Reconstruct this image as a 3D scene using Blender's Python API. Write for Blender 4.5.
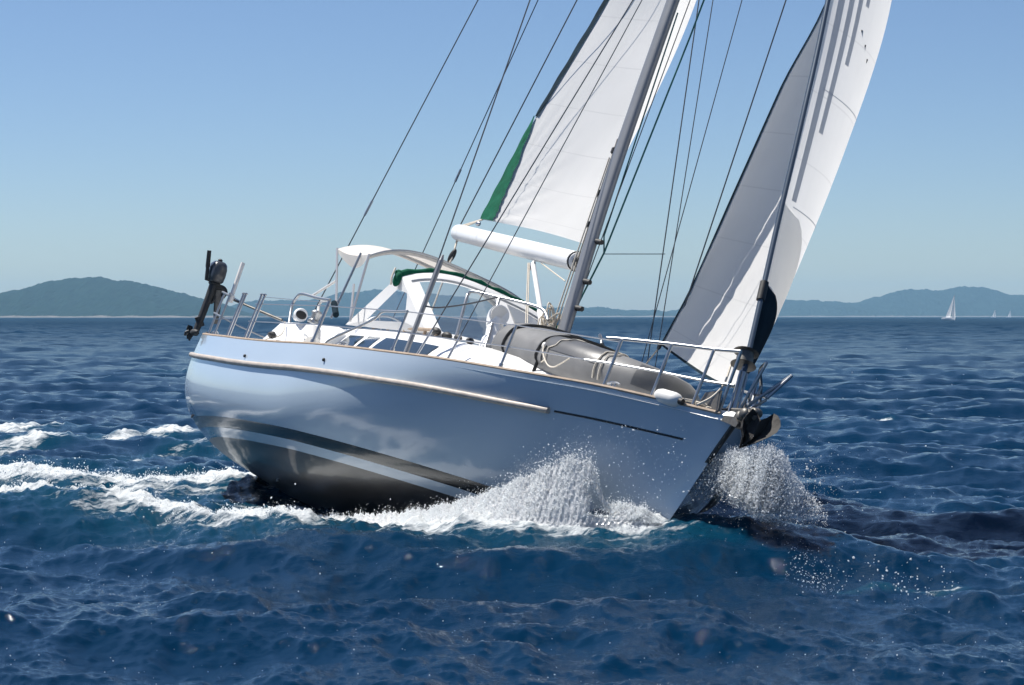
import bpy, math, random
import numpy as np
from mathutils import Matrix, Vector

rng = np.random.default_rng(7)
random.seed(7)
scene = bpy.context.scene
col = scene.collection
for o in list(bpy.data.objects):
    bpy.data.objects.remove(o, do_unlink=True)

# ------------------------------------------------------------------ camera
IW, IH, F = 1024, 685, 2627.173          # picture size and focal length in pixels
HORIZON, CAM_H = 316.0, 2.448
PITCH = math.atan((IH / 2 - HORIZON) / F)
cam_d = bpy.data.cameras.new('camera')
cam = bpy.data.objects.new('camera', cam_d)
col.objects.link(cam)
cam_d.sensor_width = 36.0
cam_d.lens = F * 36.0 / IW
cam_d.clip_start = 0.1
cam_d.clip_end = 40000
cam.location = (0, 0, CAM_H)
cam.rotation_euler = (math.pi / 2 - PITCH, 0, 0)
scene.camera = cam

# ------------------------------------------------------------------ sky, sun, exposure
SUN = Vector((-0.376, 0.254, 0.891)).normalized()     # direction towards the sun
world = bpy.data.worlds.new('World')
scene.world = world
world.use_nodes = True
nt = world.node_tree
nt.nodes.clear()
wo = nt.nodes.new('ShaderNodeOutputWorld')
bg = nt.nodes.new('ShaderNodeBackground')
sky = nt.nodes.new('ShaderNodeTexSky')
sky.sky_type = 'NISHITA'
sky.sun_disc = False
sky.sun_elevation = math.asin(SUN.z)
sky.sun_rotation = math.atan2(SUN.x, SUN.y)
sky.altitude = 0
sky.air_density = 1.0
sky.dust_density = 0.35
sky.ozone_density = 3.0
bg.inputs['Strength'].default_value = 0.067
# clear polarised Mediterranean sky: the blue comes lower down than in the model's default air
tc_ = nt.nodes.new('ShaderNodeTexCoord')
mp_ = nt.nodes.new('ShaderNodeMapping')
mp_.inputs['Scale'].default_value = (1, 1, 1.7)
nt.links.new(tc_.outputs['Generated'], mp_.inputs['Vector'])
nt.links.new(mp_.outputs[0], sky.inputs['Vector'])
tint = nt.nodes.new('ShaderNodeMixRGB')
tint.blend_type = 'MULTIPLY'
tint.inputs['Fac'].default_value = 1.0
tint.inputs['Color2'].default_value = (0.92, 0.985, 1.10, 1)
nt.links.new(sky.outputs[0], tint.inputs['Color1'])
nt.links.new(tint.outputs[0], bg.inputs['Color'])
nt.links.new(bg.outputs[0], wo.inputs['Surface'])
sun_d = bpy.data.lights.new('sun', 'SUN')
sun_d.energy = 5.0
sun_d.angle = math.radians(0.53)
sun_d.color = (1.0, 0.955, 0.89)
sun = bpy.data.objects.new('sun', sun_d)
col.objects.link(sun)
sun.rotation_euler = (-SUN).to_track_quat('-Z', 'Y').to_euler()
scene.view_settings.view_transform = 'Standard'
scene.view_settings.look = 'None'
scene.view_settings.exposure = 0.55
scene.view_settings.gamma = 1.0
scene.view_settings.use_curve_mapping = False
scene.render.engine = 'CYCLES'
scene.cycles.max_bounces = 14
scene.cycles.diffuse_bounces = 10
scene.cycles.transmission_bounces = 12
scene.cycles.transparent_max_bounces = 12
scene.cycles.sample_clamp_indirect = 6.0
scene.cycles.use_denoising = True


# ------------------------------------------------------------------ materials
class NT:
    def __init__(s, name):
        s.m = bpy.data.materials.new(name)
        s.m.use_nodes = True
        s.t = s.m.node_tree
        s.t.nodes.clear()
        s.out = s.t.nodes.new('ShaderNodeOutputMaterial')

    def n(s, typ, **kw):
        nd = s.t.nodes.new('ShaderNode' + typ)
        for k, v in kw.items():
            setattr(nd, k, v)
        return nd

    def l(s, a, b):
        s.t.links.new(a, b)

    def noise(s, scale, detail=4, rough=0.55, coord='Object', stretch=None):
        tc = s.n('TexCoord')
        nz = s.n('TexNoise')
        nz.inputs['Scale'].default_value = scale
        nz.inputs['Detail'].default_value = detail
        nz.inputs['Roughness'].default_value = rough
        if stretch:
            mp = s.n('Mapping')
            mp.inputs['Scale'].default_value = stretch
            s.l(tc.outputs[coord], mp.inputs['Vector'])
            s.l(mp.outputs[0], nz.inputs['Vector'])
        else:
            s.l(tc.outputs[coord], nz.inputs['Vector'])
        return nz.outputs['Fac']

    def ramp(s, fac, stops):
        r = s.n('ValToRGB')
        e = r.color_ramp.elements
        while len(e) < len(stops):
            e.new(0.5)
        for k, (p, c) in enumerate(stops):
            e[k].position = p
            e[k].color = (*c, 1) if len(c) == 3 else c
        s.l(fac, r.inputs['Fac'])
        return r.outputs['Color']

    def math(s, op, a, b=None, clamp=False):
        m = s.n('Math', operation=op, use_clamp=clamp)
        for i, v in enumerate((a, b)):
            if v is None:
                continue
            if isinstance(v, (int, float)):
                m.inputs[i].default_value = v
            else:
                s.l(v, m.inputs[i])
        return m.outputs[0]


def principled(name, color, rough=0.5, metal=0.0, var=0.0, vscale=6.0, bump=0.0, bscale=30.0, coat=0.0, spec=0.5,
               stretch=None):
    k = NT(name)
    p = k.n('BsdfPrincipled')
    p.inputs['Base Color'].default_value = (*color, 1)
    p.inputs['Roughness'].default_value = rough
    p.inputs['Metallic'].default_value = metal
    p.inputs['Specular IOR Level'].default_value = spec
    p.inputs['Coat Weight'].default_value = coat
    p.inputs['Coat Roughness'].default_value = 0.06
    if var:
        f = k.noise(vscale, 5, 0.6, stretch=stretch)
        lo = tuple(c * (1 - var) for c in color)
        hi = tuple(min(1, c * (1 + var)) for c in color)
        k.l(k.ramp(f, [(0.3, lo), (0.7, hi)]), p.inputs['Base Color'])
    if bump:
        b = k.n('Bump')
        b.inputs['Strength'].default_value = bump
        b.inputs['Distance'].default_value = 0.02
        k.l(k.noise(bscale, 4, stretch=stretch), b.inputs['Height'])
        k.l(b.outputs[0], p.inputs['Normal'])
    k.l(p.outputs[0], k.out.inputs['Surface'])
    return k.m


def sailcloth(name, color, transl=0.3, seams=True, tcol=None):
    k = NT(name)
    d = k.n('BsdfDiffuse')
    t = k.n('BsdfTranslucent')
    g = k.n('BsdfGlossy')
    g.inputs['Roughness'].default_value = 0.45
    uv = k.n('UVMap')
    sp = k.n('SeparateXYZ')
    k.l(uv.outputs[0], sp.inputs[0])
    c = k.ramp(k.noise(1.3, 5, 0.6), [(0.3, tuple(x * .94 for x in color)), (0.75, color)])
    if seams:
        # sewn panel seams: thin darker double lines across the cloth
        v = k.math('FRACT', k.math('MULTIPLY', sp.outputs[1], 17.0))
        line = k.math('LESS_THAN', k.math('ABSOLUTE', k.math('SUBTRACT', v, 0.5)), 0.012)
        mx = k.n('MixRGB')
        mx.inputs['Color2'].default_value = (*[x * .88 for x in color], 1)
        k.l(line, mx.inputs['Fac'])
        k.l(c, mx.inputs['Color1'])
        c = mx.outputs[0]
    k.l(c, d.inputs['Color'])
    if tcol:
        t.inputs['Color'].default_value = (*tcol, 1)
    else:
        k.l(c, t.inputs['Color'])
    b = k.n('Bump')
    b.inputs['Strength'].default_value = 0.35
    b.inputs['Distance'].default_value = 0.05
    k.l(k.noise(1.6, 3, 0.5, 'UV', (5.0, 1.5, 1.0)), b.inputs['Height'])
    for s_ in (d, t):
        k.l(b.outputs[0], s_.inputs['Normal'])
    m1 = k.n('MixShader')
    m1.inputs[0].default_value = transl
    k.l(d.outputs[0], m1.inputs[1])
    k.l(t.outputs[0], m1.inputs[2])
    m2 = k.n('MixShader')
    m2.inputs[0].default_value = 0.03
    k.l(m1.outputs[0], m2.inputs[1])
    k.l(g.outputs[0], m2.inputs[2])
    k.l(m2.outputs[0], k.out.inputs['Surface'])
    return k.m


def clear_vinyl(name):
    k = NT(name)
    t = k.n('BsdfTransparent')
    t.inputs['Color'].default_value = (0.80, 0.84, 0.86, 1)
    g = k.n('BsdfGlossy')
    g.inputs['Roughness'].default_value = 0.08
    d = k.n('BsdfDiffuse')
    d.inputs['Color'].default_value = (0.7, 0.72, 0.72, 1)
    fr = k.n('Fresnel')
    fr.inputs['IOR'].default_value = 1.45
    b = k.n('Bump')
    b.inputs['Strength'].default_value = 0.25
    b.inputs['Distance'].default_value = 0.05
    k.l(k.noise(3.0, 2), b.inputs['Height'])
    k.l(b.outputs[0], g.inputs['Normal'])
    m0 = k.n('MixShader')
    m0.inputs[0].default_value = 0.06
    k.l(t.outputs[0], m0.inputs[1])
    k.l(d.outputs[0], m0.inputs[2])
    m = k.n('MixShader')
    k.l(fr.outputs[0], m.inputs[0])
    k.l(m0.outputs[0], m.inputs[1])
    k.l(g.outputs[0], m.inputs[2])
    k.l(m.outputs[0], k.out.inputs['Surface'])
    return k.m


def hull_material():
    """gelcoat topsides, dark antifouling below a line in the hull's own z"""
    k = NT('hull_gelcoat')
    p = k.n('BsdfPrincipled')
    tc = k.n('TexCoord')
    sp = k.n('SeparateXYZ')
    k.l(tc.outputs['Object'], sp.inputs[0])
    z = sp.outputs[2]
    af = k.ramp(k.noise(2.2, 5, 0.65, stretch=(0.5, 1, 1.4)), [(0.35, (0.012, 0.011, 0.012)), (0.75, (0.05, 0.045, 0.043))])
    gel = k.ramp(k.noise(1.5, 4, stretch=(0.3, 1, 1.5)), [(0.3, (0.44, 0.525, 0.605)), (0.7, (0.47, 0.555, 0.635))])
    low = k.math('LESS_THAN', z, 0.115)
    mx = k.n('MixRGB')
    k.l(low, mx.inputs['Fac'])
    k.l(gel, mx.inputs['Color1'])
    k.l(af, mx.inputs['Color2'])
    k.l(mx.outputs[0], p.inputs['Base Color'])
    r = k.math('ADD', k.math('MULTIPLY', low, 0.24), 0.12)
    k.l(r, p.inputs['Roughness'])
    p.inputs['Coat Weight'].default_value = 0.3
    p.inputs['Coat Roughness'].default_value = 0.05
    b = k.n('Bump')
    b.inputs['Strength'].default_value = 0.05
    b.inputs['Distance'].default_value = 0.05
    k.l(k.noise(0.8, 2), b.inputs['Height'])
    k.l(b.outputs[0], p.inputs['Normal'])
    k.l(p.outputs[0], k.out.inputs['Surface'])
    return k.m


def sea_material():
    k = NT('sea_water')
    p = k.n('BsdfPrincipled')
    p.inputs['IOR'].default_value = 1.33
    at = k.n('Attribute')
    at.attribute_name = 'foam'
    foam = at.outputs['Fac']
    ad = k.n('Attribute')
    ad.attribute_name = 'far'
    far = ad.outputs['Fac']
    n1 = k.noise(1.1, 6, 0.62, stretch=(0.45, 1.4, 1))
    n2 = k.noise(5.5, 6, 0.7, stretch=(0.55, 1.3, 1))
    nn = k.math('ADD', k.math('MULTIPLY', n1, 0.5), k.math('MULTIPLY', n2, 0.5))
    # lacy foam: noise threshold falls where the foam attribute is strong
    th = k.math('SUBTRACT', 0.80, k.math('MULTIPLY', foam, 0.46))
    ff = k.math('MULTIPLY', k.math('SUBTRACT', nn, th), 9.0, clamp=True)
    on = k.math('GREATER_THAN', foam, 0.02)
    ff = k.math('MULTIPLY', ff, on)
    water = k.ramp(k.noise(0.05, 3), [(0.3, (0.0000, 0.0125, 0.035)), (0.7, (0.0000, 0.0195, 0.051))])
    fmix = k.n('MixRGB')
    fmix.inputs['Color2'].default_value = (0.012, 0.10, 0.14, 1)      # aerated water round foam
    k.l(k.math('MULTIPLY', foam, 0.35, clamp=True), fmix.inputs['Fac'])
    k.l(water, fmix.inputs['Color1'])
    k.l(fmix.outputs[0], p.inputs['Base Color'])
    k.l(k.math('ADD', k.math('MULTIPLY', far, 0.25), 0.035), p.inputs['Roughness'])
    k.l(k.math('MULTIPLY', k.math('POWER', 0.0002, far), 0.11), p.inputs['Specular IOR Level'])
    b1 = k.n('Bump')
    b1.inputs['Strength'].default_value = 0.45
    b1.inputs['Distance'].default_value = 0.024
    k.l(k.noise(8.0, 6, 0.70, stretch=(0.7, 1.25, 1)), b1.inputs['Height'])
    k.l(b1.outputs[0], p.inputs['Normal'])
    fd = k.n('BsdfDiffuse')
    fd.inputs['Color'].default_value = (0.60, 0.63, 0.64, 1)
    b2 = k.n('Bump')
    b2.inputs['Strength'].default_value = 1.0
    b2.inputs['Distance'].default_value = 0.05
    k.l(k.noise(11, 6, 0.75), b2.inputs['Height'])
    k.l(b2.outputs[0], fd.inputs['Normal'])
    m = k.n('MixShader')
    k.l(ff, m.inputs[0])
    k.l(p.outputs[0], m.inputs[1])
    k.l(fd.outputs[0], m.inputs[2])
    k.l(m.outputs[0], k.out.inputs['Surface'])
    return k.m


def foam_material(name, mist=0.0):
    k = NT(name)
    d = k.n('BsdfDiffuse')
    d.inputs['Color'].default_value = (0.95, 0.96, 0.96, 1)
    t = k.n('BsdfTranslucent')
    t.inputs['Color'].default_value = (0.95, 0.97, 0.98, 1)
    m = k.n('MixShader')
    m.inputs[0].default_value = 0.6
    k.l(d.outputs[0], m.inputs[1])
    k.l(t.outputs[0], m.inputs[2])
    o = m.outputs[0]
    if mist:
        tr = k.n('BsdfTransparent')
        m2 = k.n('MixShader')
        m2.inputs[0].default_value = mist
        k.l(o, m2.inputs[1])
        k.l(tr.outputs[0], m2.inputs[2])
        o = m2.outputs[0]
    k.l(o, k.out.inputs['Surface'])
    return k.m


def lace_material():
    """a torn sheet of white water: foam where it is thick, clear gaps where it is thin"""
    k = NT('white_water_sheet')
    a = k.n('Attribute')
    a.attribute_name = 'cover'
    n = k.math('ADD', k.math('MULTIPLY', k.noise(3.2, 6, 0.65, stretch=(1, 1, 1.6)), 0.55), k.math('MULTIPLY', k.noise(17, 6, 0.72), 0.45))
    f = k.math('MULTIPLY', k.math('SUBTRACT', n, k.math('SUBTRACT', 0.83, k.math('MULTIPLY', a.outputs['Fac'], 0.60))), 7.0, True)
    d = k.n('BsdfDiffuse')
    d.inputs['Color'].default_value = (0.95, 0.96, 0.97, 1)
    b = k.n('Bump')
    b.inputs['Strength'].default_value = 0.9
    b.inputs['Distance'].default_value = 0.05
    k.l(k.noise(22, 6, 0.7), b.inputs['Height'])
    k.l(b.outputs[0], d.inputs['Normal'])
    t = k.n('BsdfTranslucent')
    t.inputs['Color'].default_value = (0.95, 0.97, 0.98, 1)
    m = k.n('MixShader')
    m.inputs[0].default_value = 0.35
    k.l(d.outputs[0], m.inputs[1])
    k.l(t.outputs[0], m.inputs[2])
    tr = k.n('BsdfTransparent')
    gl = k.n('BsdfGlossy')
    gl.inputs['Roughness'].default_value = 0.15
    w = k.n('MixShader')
    w.inputs[0].default_value = 0.08
    k.l(tr.outputs[0], w.inputs[1])
    k.l(gl.outputs[0], w.inputs[2])
    o = k.n('MixShader')
    k.l(f, o.inputs[0])
    k.l(w.outputs[0], o.inputs[1])
    k.l(m.outputs[0], o.inputs[2])
    k.l(o.outputs[0], k.out.inputs['Surface'])
    return k.m


def hill_material(name, c1, c2):
    k = NT(name)
    p = k.n('BsdfPrincipled')
    p.inputs['Roughness'].default_value = 1.0
    p.inputs['Specular IOR Level'].default_value = 0.0
    tc = k.n('TexCoord')
    sp = k.n('SeparateXYZ')
    k.l(tc.outputs['Object'], sp.inputs[0])
    green = k.ramp(k.noise(0.03, 8, 0.7), [(0.35, c1), (0.7, c2)])
    rock = k.ramp(k.noise(0.08, 6, 0.7), [(0.3, (0.13, 0.115, 0.105)), (0.7, (0.22, 0.20, 0.18))])
    zz = k.math('ADD', sp.outputs[2], k.math('MULTIPLY', k.noise(0.02, 4), -6.0))
    f = k.math('LESS_THAN', zz, -0.6)
    mx = k.n('MixRGB')
    k.l(f, mx.inputs['Fac'])
    k.l(green, mx.inputs['Color1'])
    k.l(rock, mx.inputs['Color2'])
    k.l(mx.outputs[0], p.inputs['Base Color'])
    k.l(p.outputs[0], k.out.inputs['Surface'])
    return k.m


M = dict(
    hull=hull_material(),
    white=principled('deck_gelcoat', (0.78, 0.78, 0.77), 0.35, var=0.03, vscale=3, coat=0.2),
    cream=principled('cream_plastic', (0.72, 0.70, 0.66), 0.4, var=0.04),
    black=principled('black_paint', (0.012, 0.012, 0.014), 0.25, coat=0.4),
    rubber=principled('black_rubber', (0.02, 0.02, 0.02), 0.6, var=0.3, vscale=20),
    rail=principled('weathered_rub_rail', (0.44, 0.385, 0.33), 0.5, var=0.22, vscale=5, stretch=(1.2, 4, 4)),
    teak=principled('weathered_teak', (0.33, 0.25, 0.18), 0.7, var=0.25, vscale=10),
    steel=principled('stainless_steel', (0.42, 0.43, 0.44), 0.38, 1.0),
    foil=principled('anodised_foil', (0.05, 0.075, 0.11), 0.35, 0.3),
    wire=principled('wire_rope', (0.10, 0.11, 0.12), 0.45, 0.6),
    rope=principled('cream_rope', (0.55, 0.50, 0.42), 0.8, var=0.2, vscale=60),
    alu=principled('mast_aluminium', (0.22, 0.23, 0.245), 0.45, 0.4, var=0.06, vscale=3),
    boom=principled('white_boom_paint', (0.76, 0.76, 0.75), 0.35, var=0.03, coat=0.2),
    glass=principled('smoked_acrylic', (0.015, 0.03, 0.04), 0.08, coat=0.5),
    green=principled('green_canvas', (0.003, 0.085, 0.045), 0.85, spec=0.15, var=0.25, vscale=9, bump=0.5, bscale=14),
    navy=principled('dark_uv_cloth', (0.010, 0.022, 0.032), 0.9, spec=0.08, var=0.3, vscale=5),
    grn_line=principled('green_halyard', (0.01, 0.12, 0.12), 0.7),
    hoodc=sailcloth('white_hood_canvas', (0.80, 0.80, 0.79), 0.25, False),
    canvas=sailcloth('beige_canvas', (0.72, 0.68, 0.63), 0.35, False),
    sail=sailcloth('white_sailcloth', (0.93, 0.92, 0.89), 0.54),
    pad=sailcloth('grey_luff_pad', (0.62, 0.64, 0.67), 0.40, False),
    hypalon=principled('grey_inflatable_fabric', (0.17, 0.17, 0.168), 0.5, spec=0.3, var=0.12, vscale=4, bump=0.25, bscale=3),
    hypalon_dark=principled('dark_inflatable_fabric', (0.075, 0.077, 0.08), 0.4, var=0.2, vscale=4, bump=0.2, bscale=4),
    vinyl=clear_vinyl('clear_vinyl_window'),
    motor=principled('motor_cowl_grey', (0.045, 0.048, 0.052), 0.3, coat=0.4, var=0.2),
    motor_light=principled('motor_cowl_silver', (0.30, 0.31, 0.32), 0.3, coat=0.4),
    iron=principled('rusty_black_iron', (0.014, 0.012, 0.010), 0.75, var=0.4, vscale=12, bump=0.4),
    galv=principled('galvanised_steel', (0.13, 0.125, 0.115), 0.5, 0.7, var=0.3, vscale=20),
    fender=principled('white_fender_vinyl', (0.70, 0.69, 0.66), 0.45, var=0.06),
    foam=foam_material('white_foam'),
    mist=foam_material('spray_mist', 0.35),
    lace=lace_material(),
    sea=sea_material(),
)


# ------------------------------------------------------------------ mesh helper
class MB:
    def __init__(s):
        s.v, s.f, s.n = [], [], 0

    def add(s, v, f):
        v = np.asarray(v, float).reshape(-1, 3)
        s.v.append(v)
        s.f += [tuple(i + s.n for i in q) for q in f]
        s.n += len(v)
        return s

    def grid(s, P, closed_u=False, closed_v=False, flip=False):
        P = np.asarray(P, float)
        a, b = P.shape[:2]
        fs = []
        for i in range(a if closed_u else a - 1):
            for j in range(b if closed_v else b - 1):
                q = (i * b + j, ((i + 1) % a) * b + j, ((i + 1) % a) * b + (j + 1) % b, i * b + (j + 1) % b)
                fs.append(q[::-1] if flip else q)
        return s.add(P.reshape(-1, 3), fs)

    def tube(s, path, r, n=8, cap=True, flat=1.0, up=(0, 0, 1)):
        P = np.asarray(path, float)
        r = np.broadcast_to(np.asarray(r, float), (len(P),))
        T = np.gradient(P, axis=0)
        T /= np.linalg.norm(T, axis=1)[:, None] + 1e-12
        u = np.array(up, float)
        if abs(T[0] @ u) > 0.9:
            u = np.array((1.0, 0, 0))
        rings = []
        A = None
        for k in range(len(P)):
            if A is None:
                A = u - T[k] * (u @ T[k])
            else:
                A = A - T[k] * (A @ T[k])
            A = A / (np.linalg.norm(A) + 1e-12)
            Bv = np.cross(T[k], A)
            th = np.linspace(0, 2 * np.pi, n, endpoint=False)
            rings.append(P[k] + r[k] * (np.cos(th)[:, None] * A * flat + np.sin(th)[:, None] * Bv))
        base = s.n
        s.grid(np.array(rings), closed_v=True)
        if cap:
            s.f.append(tuple(base + j for j in range(n))[::-1])
            s.f.append(tuple(base + (len(P) - 1) * n + j for j in range(n)))
        return s

    def cyl(s, a, b, r, r2=None, n=12):
        return s.tube([a, b], [r, r if r2 is None else r2], n)

    def ball(s, c, r, scale=(1, 1, 1), nu=12, nv=8, rot=None):
        th = np.linspace(0, 2 * np.pi, nu, endpoint=False)
        ph = np.linspace(-np.pi / 2 + 1e-3, np.pi / 2 - 1e-3, nv)
        P = np.stack([np.cos(ph)[:, None] * np.cos(th), np.cos(ph)[:, None] * np.sin(th),
                      np.sin(ph)[:, None] * np.ones_like(th)], -1) * np.array(scale) * r
        if rot is not None:
            P = P @ np.asarray(rot).T
        return s.grid(P + np.array(c), closed_v=True)

    def box(s, c, size, bev=0.0, rot=None):
        x, y, z = np.array(size) / 2
        b = min(bev, x * .9, y * .9, z * .9)
        # rings of a bevelled box, bottom to top
        def ring(ix, iy, zz):
            return [(-ix, -iy, zz), (ix, -iy, zz), (ix, iy, zz), (-ix, iy, zz)]
        if b > 0:
            def ring8(ix, iy, zz):
                c_ = b
                return [(-ix + c_, -iy, zz), (ix - c_, -iy, zz), (ix, -iy + c_, zz), (ix, iy - c_, zz), (ix - c_, iy, zz),
                        (-ix + c_, iy, zz), (-ix, iy - c_, zz), (-ix, -iy + c_, zz)]
            R_ = [ring8(x - b, y - b, -z), ring8(x, y, -z + b), ring8(x, y, z - b), ring8(x - b, y - b, z)]
            n = 8
        else:
            R_ = [ring(x, y, -z), ring(x, y, z)]
            n = 4
        P = np.array(R_)
        if rot is not None:
            P = P @ np.asarray(rot).T
        base = s.n
        s.grid(P + np.array(c), closed_v=True)
        s.f.append(tuple(base + j for j in range(n))[::-1])
        s.f.append(tuple(base + (len(R_) - 1) * n + j for j in range(n)))
        return s

    def plate(s, pts, th, nrm=None):
        """a flat outline given its thickness"""
        P = np.asarray(pts, float)
        if nrm is None:
            nrm = np.cross(P[1] - P[0], P[2] - P[0])
        nrm = np.asarray(nrm, float)
        nrm = nrm / np.linalg.norm(nrm)
        n = len(P)
        b = s.n
        s.add(np.vstack([P - nrm * th / 2, P + nrm * th / 2]), [])
        s.f.append(tuple(b + j for j in range(n))[::-1])
        s.f.append(tuple(b + n + j for j in range(n)))
        for j in range(n):
            k = (j + 1) % n
            s.f.append((b + j, b + k, b + n + k, b + n + j))
        return s

    def build(s, name, mat, parent=None, smooth=40, base=None):
        V = np.vstack(s.v)
        if base is None and parent is not None:
            base = BASE.get(root_of(parent).name)
        if base is not None:
            V = V - np.array(base)
        me = bpy.data.meshes.new(name)
        me.from_pydata(V.tolist(), [], s.f)
        me.validate()
        me.update()
        me.materials.append(mat)
        if smooth:
            me.shade_smooth()
            me.set_sharp_from_angle(angle=math.radians(smooth))
        o = bpy.data.objects.new(name, me)
        col.objects.link(o)
        if parent is not None:
            o.parent = parent
        return o


def grid_uv(o, na, nb):
    """uv for an object made of one grid of na x nb points"""
    me = o.data
    uv = me.uv_layers.new(name='UVMap')
    for lp in me.loops:
        i, j = divmod(lp.vertex_index, nb)
        uv.data[lp.index].uv = ((j % nb) / max(1, nb - 1), (i % na) / max(1, na - 1))


BASE = {}


def root_of(o):
    while o.parent is not None:
        o = o.parent
    return o


# ------------------------------------------------------------------ the yacht's own frame (X forward, Y to port, Z up)
YAW, TRIM, HEEL = -1.18059547, -0.0143016805, -0.391570821
BM = (Matrix.Translation((-0.81465917, 31.1066748, 0.0547528)) @ Matrix.Rotation(YAW, 4, 'Z')
      @ Matrix.Rotation(-TRIM, 4, 'Y') @ Matrix.Rotation(HEEL, 4, 'X'))
BMn = np.array(BM)
RB, TBoat = BMn[:3, :3], BMn[:3, 3]


def wpt(p):
    return np.asarray(p) @ RB.T + TBoat


CAM_L = RB.T @ (np.array([0, 0, CAM_H]) - TBoat)


def _ray(px, py):
    a, b = (px - IW / 2) / F, -(py - IH / 2) / F
    return np.array([a, math.cos(PITCH) + b * math.sin(PITCH), -math.sin(PITCH) + b * math.cos(PITCH)])


def at(px, py, v, ax=1):
    """a sight line met with a plane of the yacht (default: a fore-and-aft plane Y = v)"""
    d = RB.T @ _ray(px, py)
    return CAM_L + d * (v - CAM_L[ax]) / d[ax]


def sea_at(px, py, z=0.0):
    d = _ray(px, py)
    return np.array([0, 0, CAM_H]) + d * (z - CAM_H) / d[2]


def far_at(px, dist):
    return (px - IW / 2) / F * dist


def thing(name, label, cat, base, group=None):
    o = bpy.data.objects.new(name, None)
    col.objects.link(o)
    o.empty_display_size = 0.3
    o.matrix_world = BM @ Matrix.Translation(base)
    o['label'], o['category'] = label, cat
    if group:
        o['group'] = group
    BASE[o.name] = tuple(base)
    return o


def kind(o, k):
    o['kind'] = k
    return o


def lerp(a, b, t):
    return a + (b - a) * t


def cubic(x, xs, ys):
    xs = np.asarray(xs, float)
    ys = np.asarray(ys, float)
    h = np.diff(xs)
    d = np.diff(ys) / h
    m = np.zeros_like(ys)
    m[1:-1] = np.where(d[1:] * d[:-1] > 0, 2 * d[1:] * d[:-1] / (d[1:] + d[:-1] + 1e-12), 0)
    m[0], m[-1] = d[0], d[-1]
    x = np.clip(np.asarray(x, float), xs[0], xs[-1])
    i = np.clip(np.searchsorted(xs, x) - 1, 0, len(xs) - 2)
    s = (x - xs[i]) / h[i]
    return ((2 * s**3 - 3 * s**2 + 1) * ys[i] + (s**3 - 2 * s**2 + s) * h[i] * m[i]
            + (-2 * s**3 + 3 * s**2) * ys[i + 1] + (s**3 - s**2) * h[i] * m[i + 1])


def curve(pts, n=24):
    """smooth path through points (Catmull-Rom)"""
    P = np.asarray(pts, float)
    if len(P) < 3:
        return P
    Q = np.vstack([2 * P[0] - P[1], P, 2 * P[-1] - P[-2]])
    out = []
    per = max(2, n // (len(P) - 1))
    for i in range(1, len(Q) - 2):
        for t in np.linspace(0, 1, per, endpoint=False):
            out.append(0.5 * (2 * Q[i] + (Q[i + 1] - Q[i - 1]) * t + (2 * Q[i - 1] - 5 * Q[i] + 4 * Q[i + 1] - Q[i + 2]) * t**2
                              + (3 * Q[i] - Q[i - 1] - 3 * Q[i + 1] + Q[i + 2]) * t**3))
    out.append(P[-1])
    return np.array(out)


# hull lines
def hb(t):
    return cubic(t, [0, .012, .03, .1, .22, .34, .46, .58, .69, .80, .89, .955, 1.0],
                 [1.80, 1.92, 1.97, 2.11, 2.24, 2.30, 2.30, 2.20, 1.97, 1.50, .92, .40, .0])


def sheer_z(t):
    return cubic(t, [0, .12, .35, .6, .8, .9, 1], [1.43, 1.345, 1.272, 1.312, 1.43, 1.535, 1.61])


def keel_z(t):
    return cubic(t, [0, .25, .5, .75, 1], [-.08, -.32, -.45, -.42, -.35])


def sect(t, w):
    n = cubic(t, [0, .4, .7, .9, 1], [3.4, 3.1, 2.0, 1.25, 1.1])
    m = cubic(t, [0, .4, .7, .9, 1], [.52, .6, .75, .95, 1])
    return (1 - np.clip(w, 0, 1)**n)**m


def hull_pt(t, w, side=-1, off=0.0):
    t = np.asarray(t, float)
    w = np.asarray(w, float)
    z = lerp(sheer_z(t), keel_z(t), w)
    zz = lerp(1.61, -.35, w)
    xs = cubic(-zz, [-1.61, -1.18, -.84, -.48, 0., .35], [6.4, 6.13, 5.94, 5.73, 5.3, 4.4])
    xa = lerp(-6.30, -6.62, w)
    P = np.stack(np.broadcast_arrays(xa + t * (xs - xa), side * hb(t) * sect(t, w), z), -1)
    if off:
        e = 1e-3
        du = hull_pt(np.minimum(t + e, 1), w, side) - hull_pt(np.maximum(t - e, 0), w, side)
        dv = hull_pt(t, np.minimum(w + e, .999), side) - hull_pt(t, np.maximum(w - e, 0), side)
        nr = np.cross(du, dv) * (-side)
        nr /= np.linalg.norm(nr, axis=-1)[..., None] + 1e-9
        nr *= np.where(nr[..., 1:2] * side < 0, -1, 1)
        P = P + nr * off
    return P


def w_at_z(t, z):
    return (sheer_z(t) - z) / (sheer_z(t) - keel_z(t))


def t_at_x(x):
    return (x + 6.3) / 12.7


def deck_pt(x, y):
    t = t_at_x(x)
    b = hb(t)
    return np.array([x, y, sheer_z(t) - .05 + .13 * (1 - min(1, (y / b)**2))])


# ------------------------------------------------------------------ the sea
def spectrum(N, L, lo, hi, wind, seed, spread=4.0):
    g = np.random.default_rng(seed)
    k1 = 2 * np.pi * np.fft.fftfreq(N, L / N)
    kx, ky = np.meshgrid(k1, k1, indexing='ij')
    k = np.hypot(kx, ky)
    k[0, 0] = 1e-6
    lam = 2 * np.pi / k
    c = (kx * wind[0] + ky * wind[1]) / k
    kp = 2 * np.pi / 8.0
    D = np.where(c > 0, np.abs(c)**spread, 0) + 0.10
    S = np.exp(-1.1 * (kp / k)**2) * k**-3.75 * D
    S[(lam < lo) | (lam >= hi)] = 0
    S[0, 0] = 0
    A = np.sqrt(S) * (g.normal(size=(N, N)) + 1j * g.normal(size=(N, N))) / L
    return A, kx, ky, k


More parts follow.
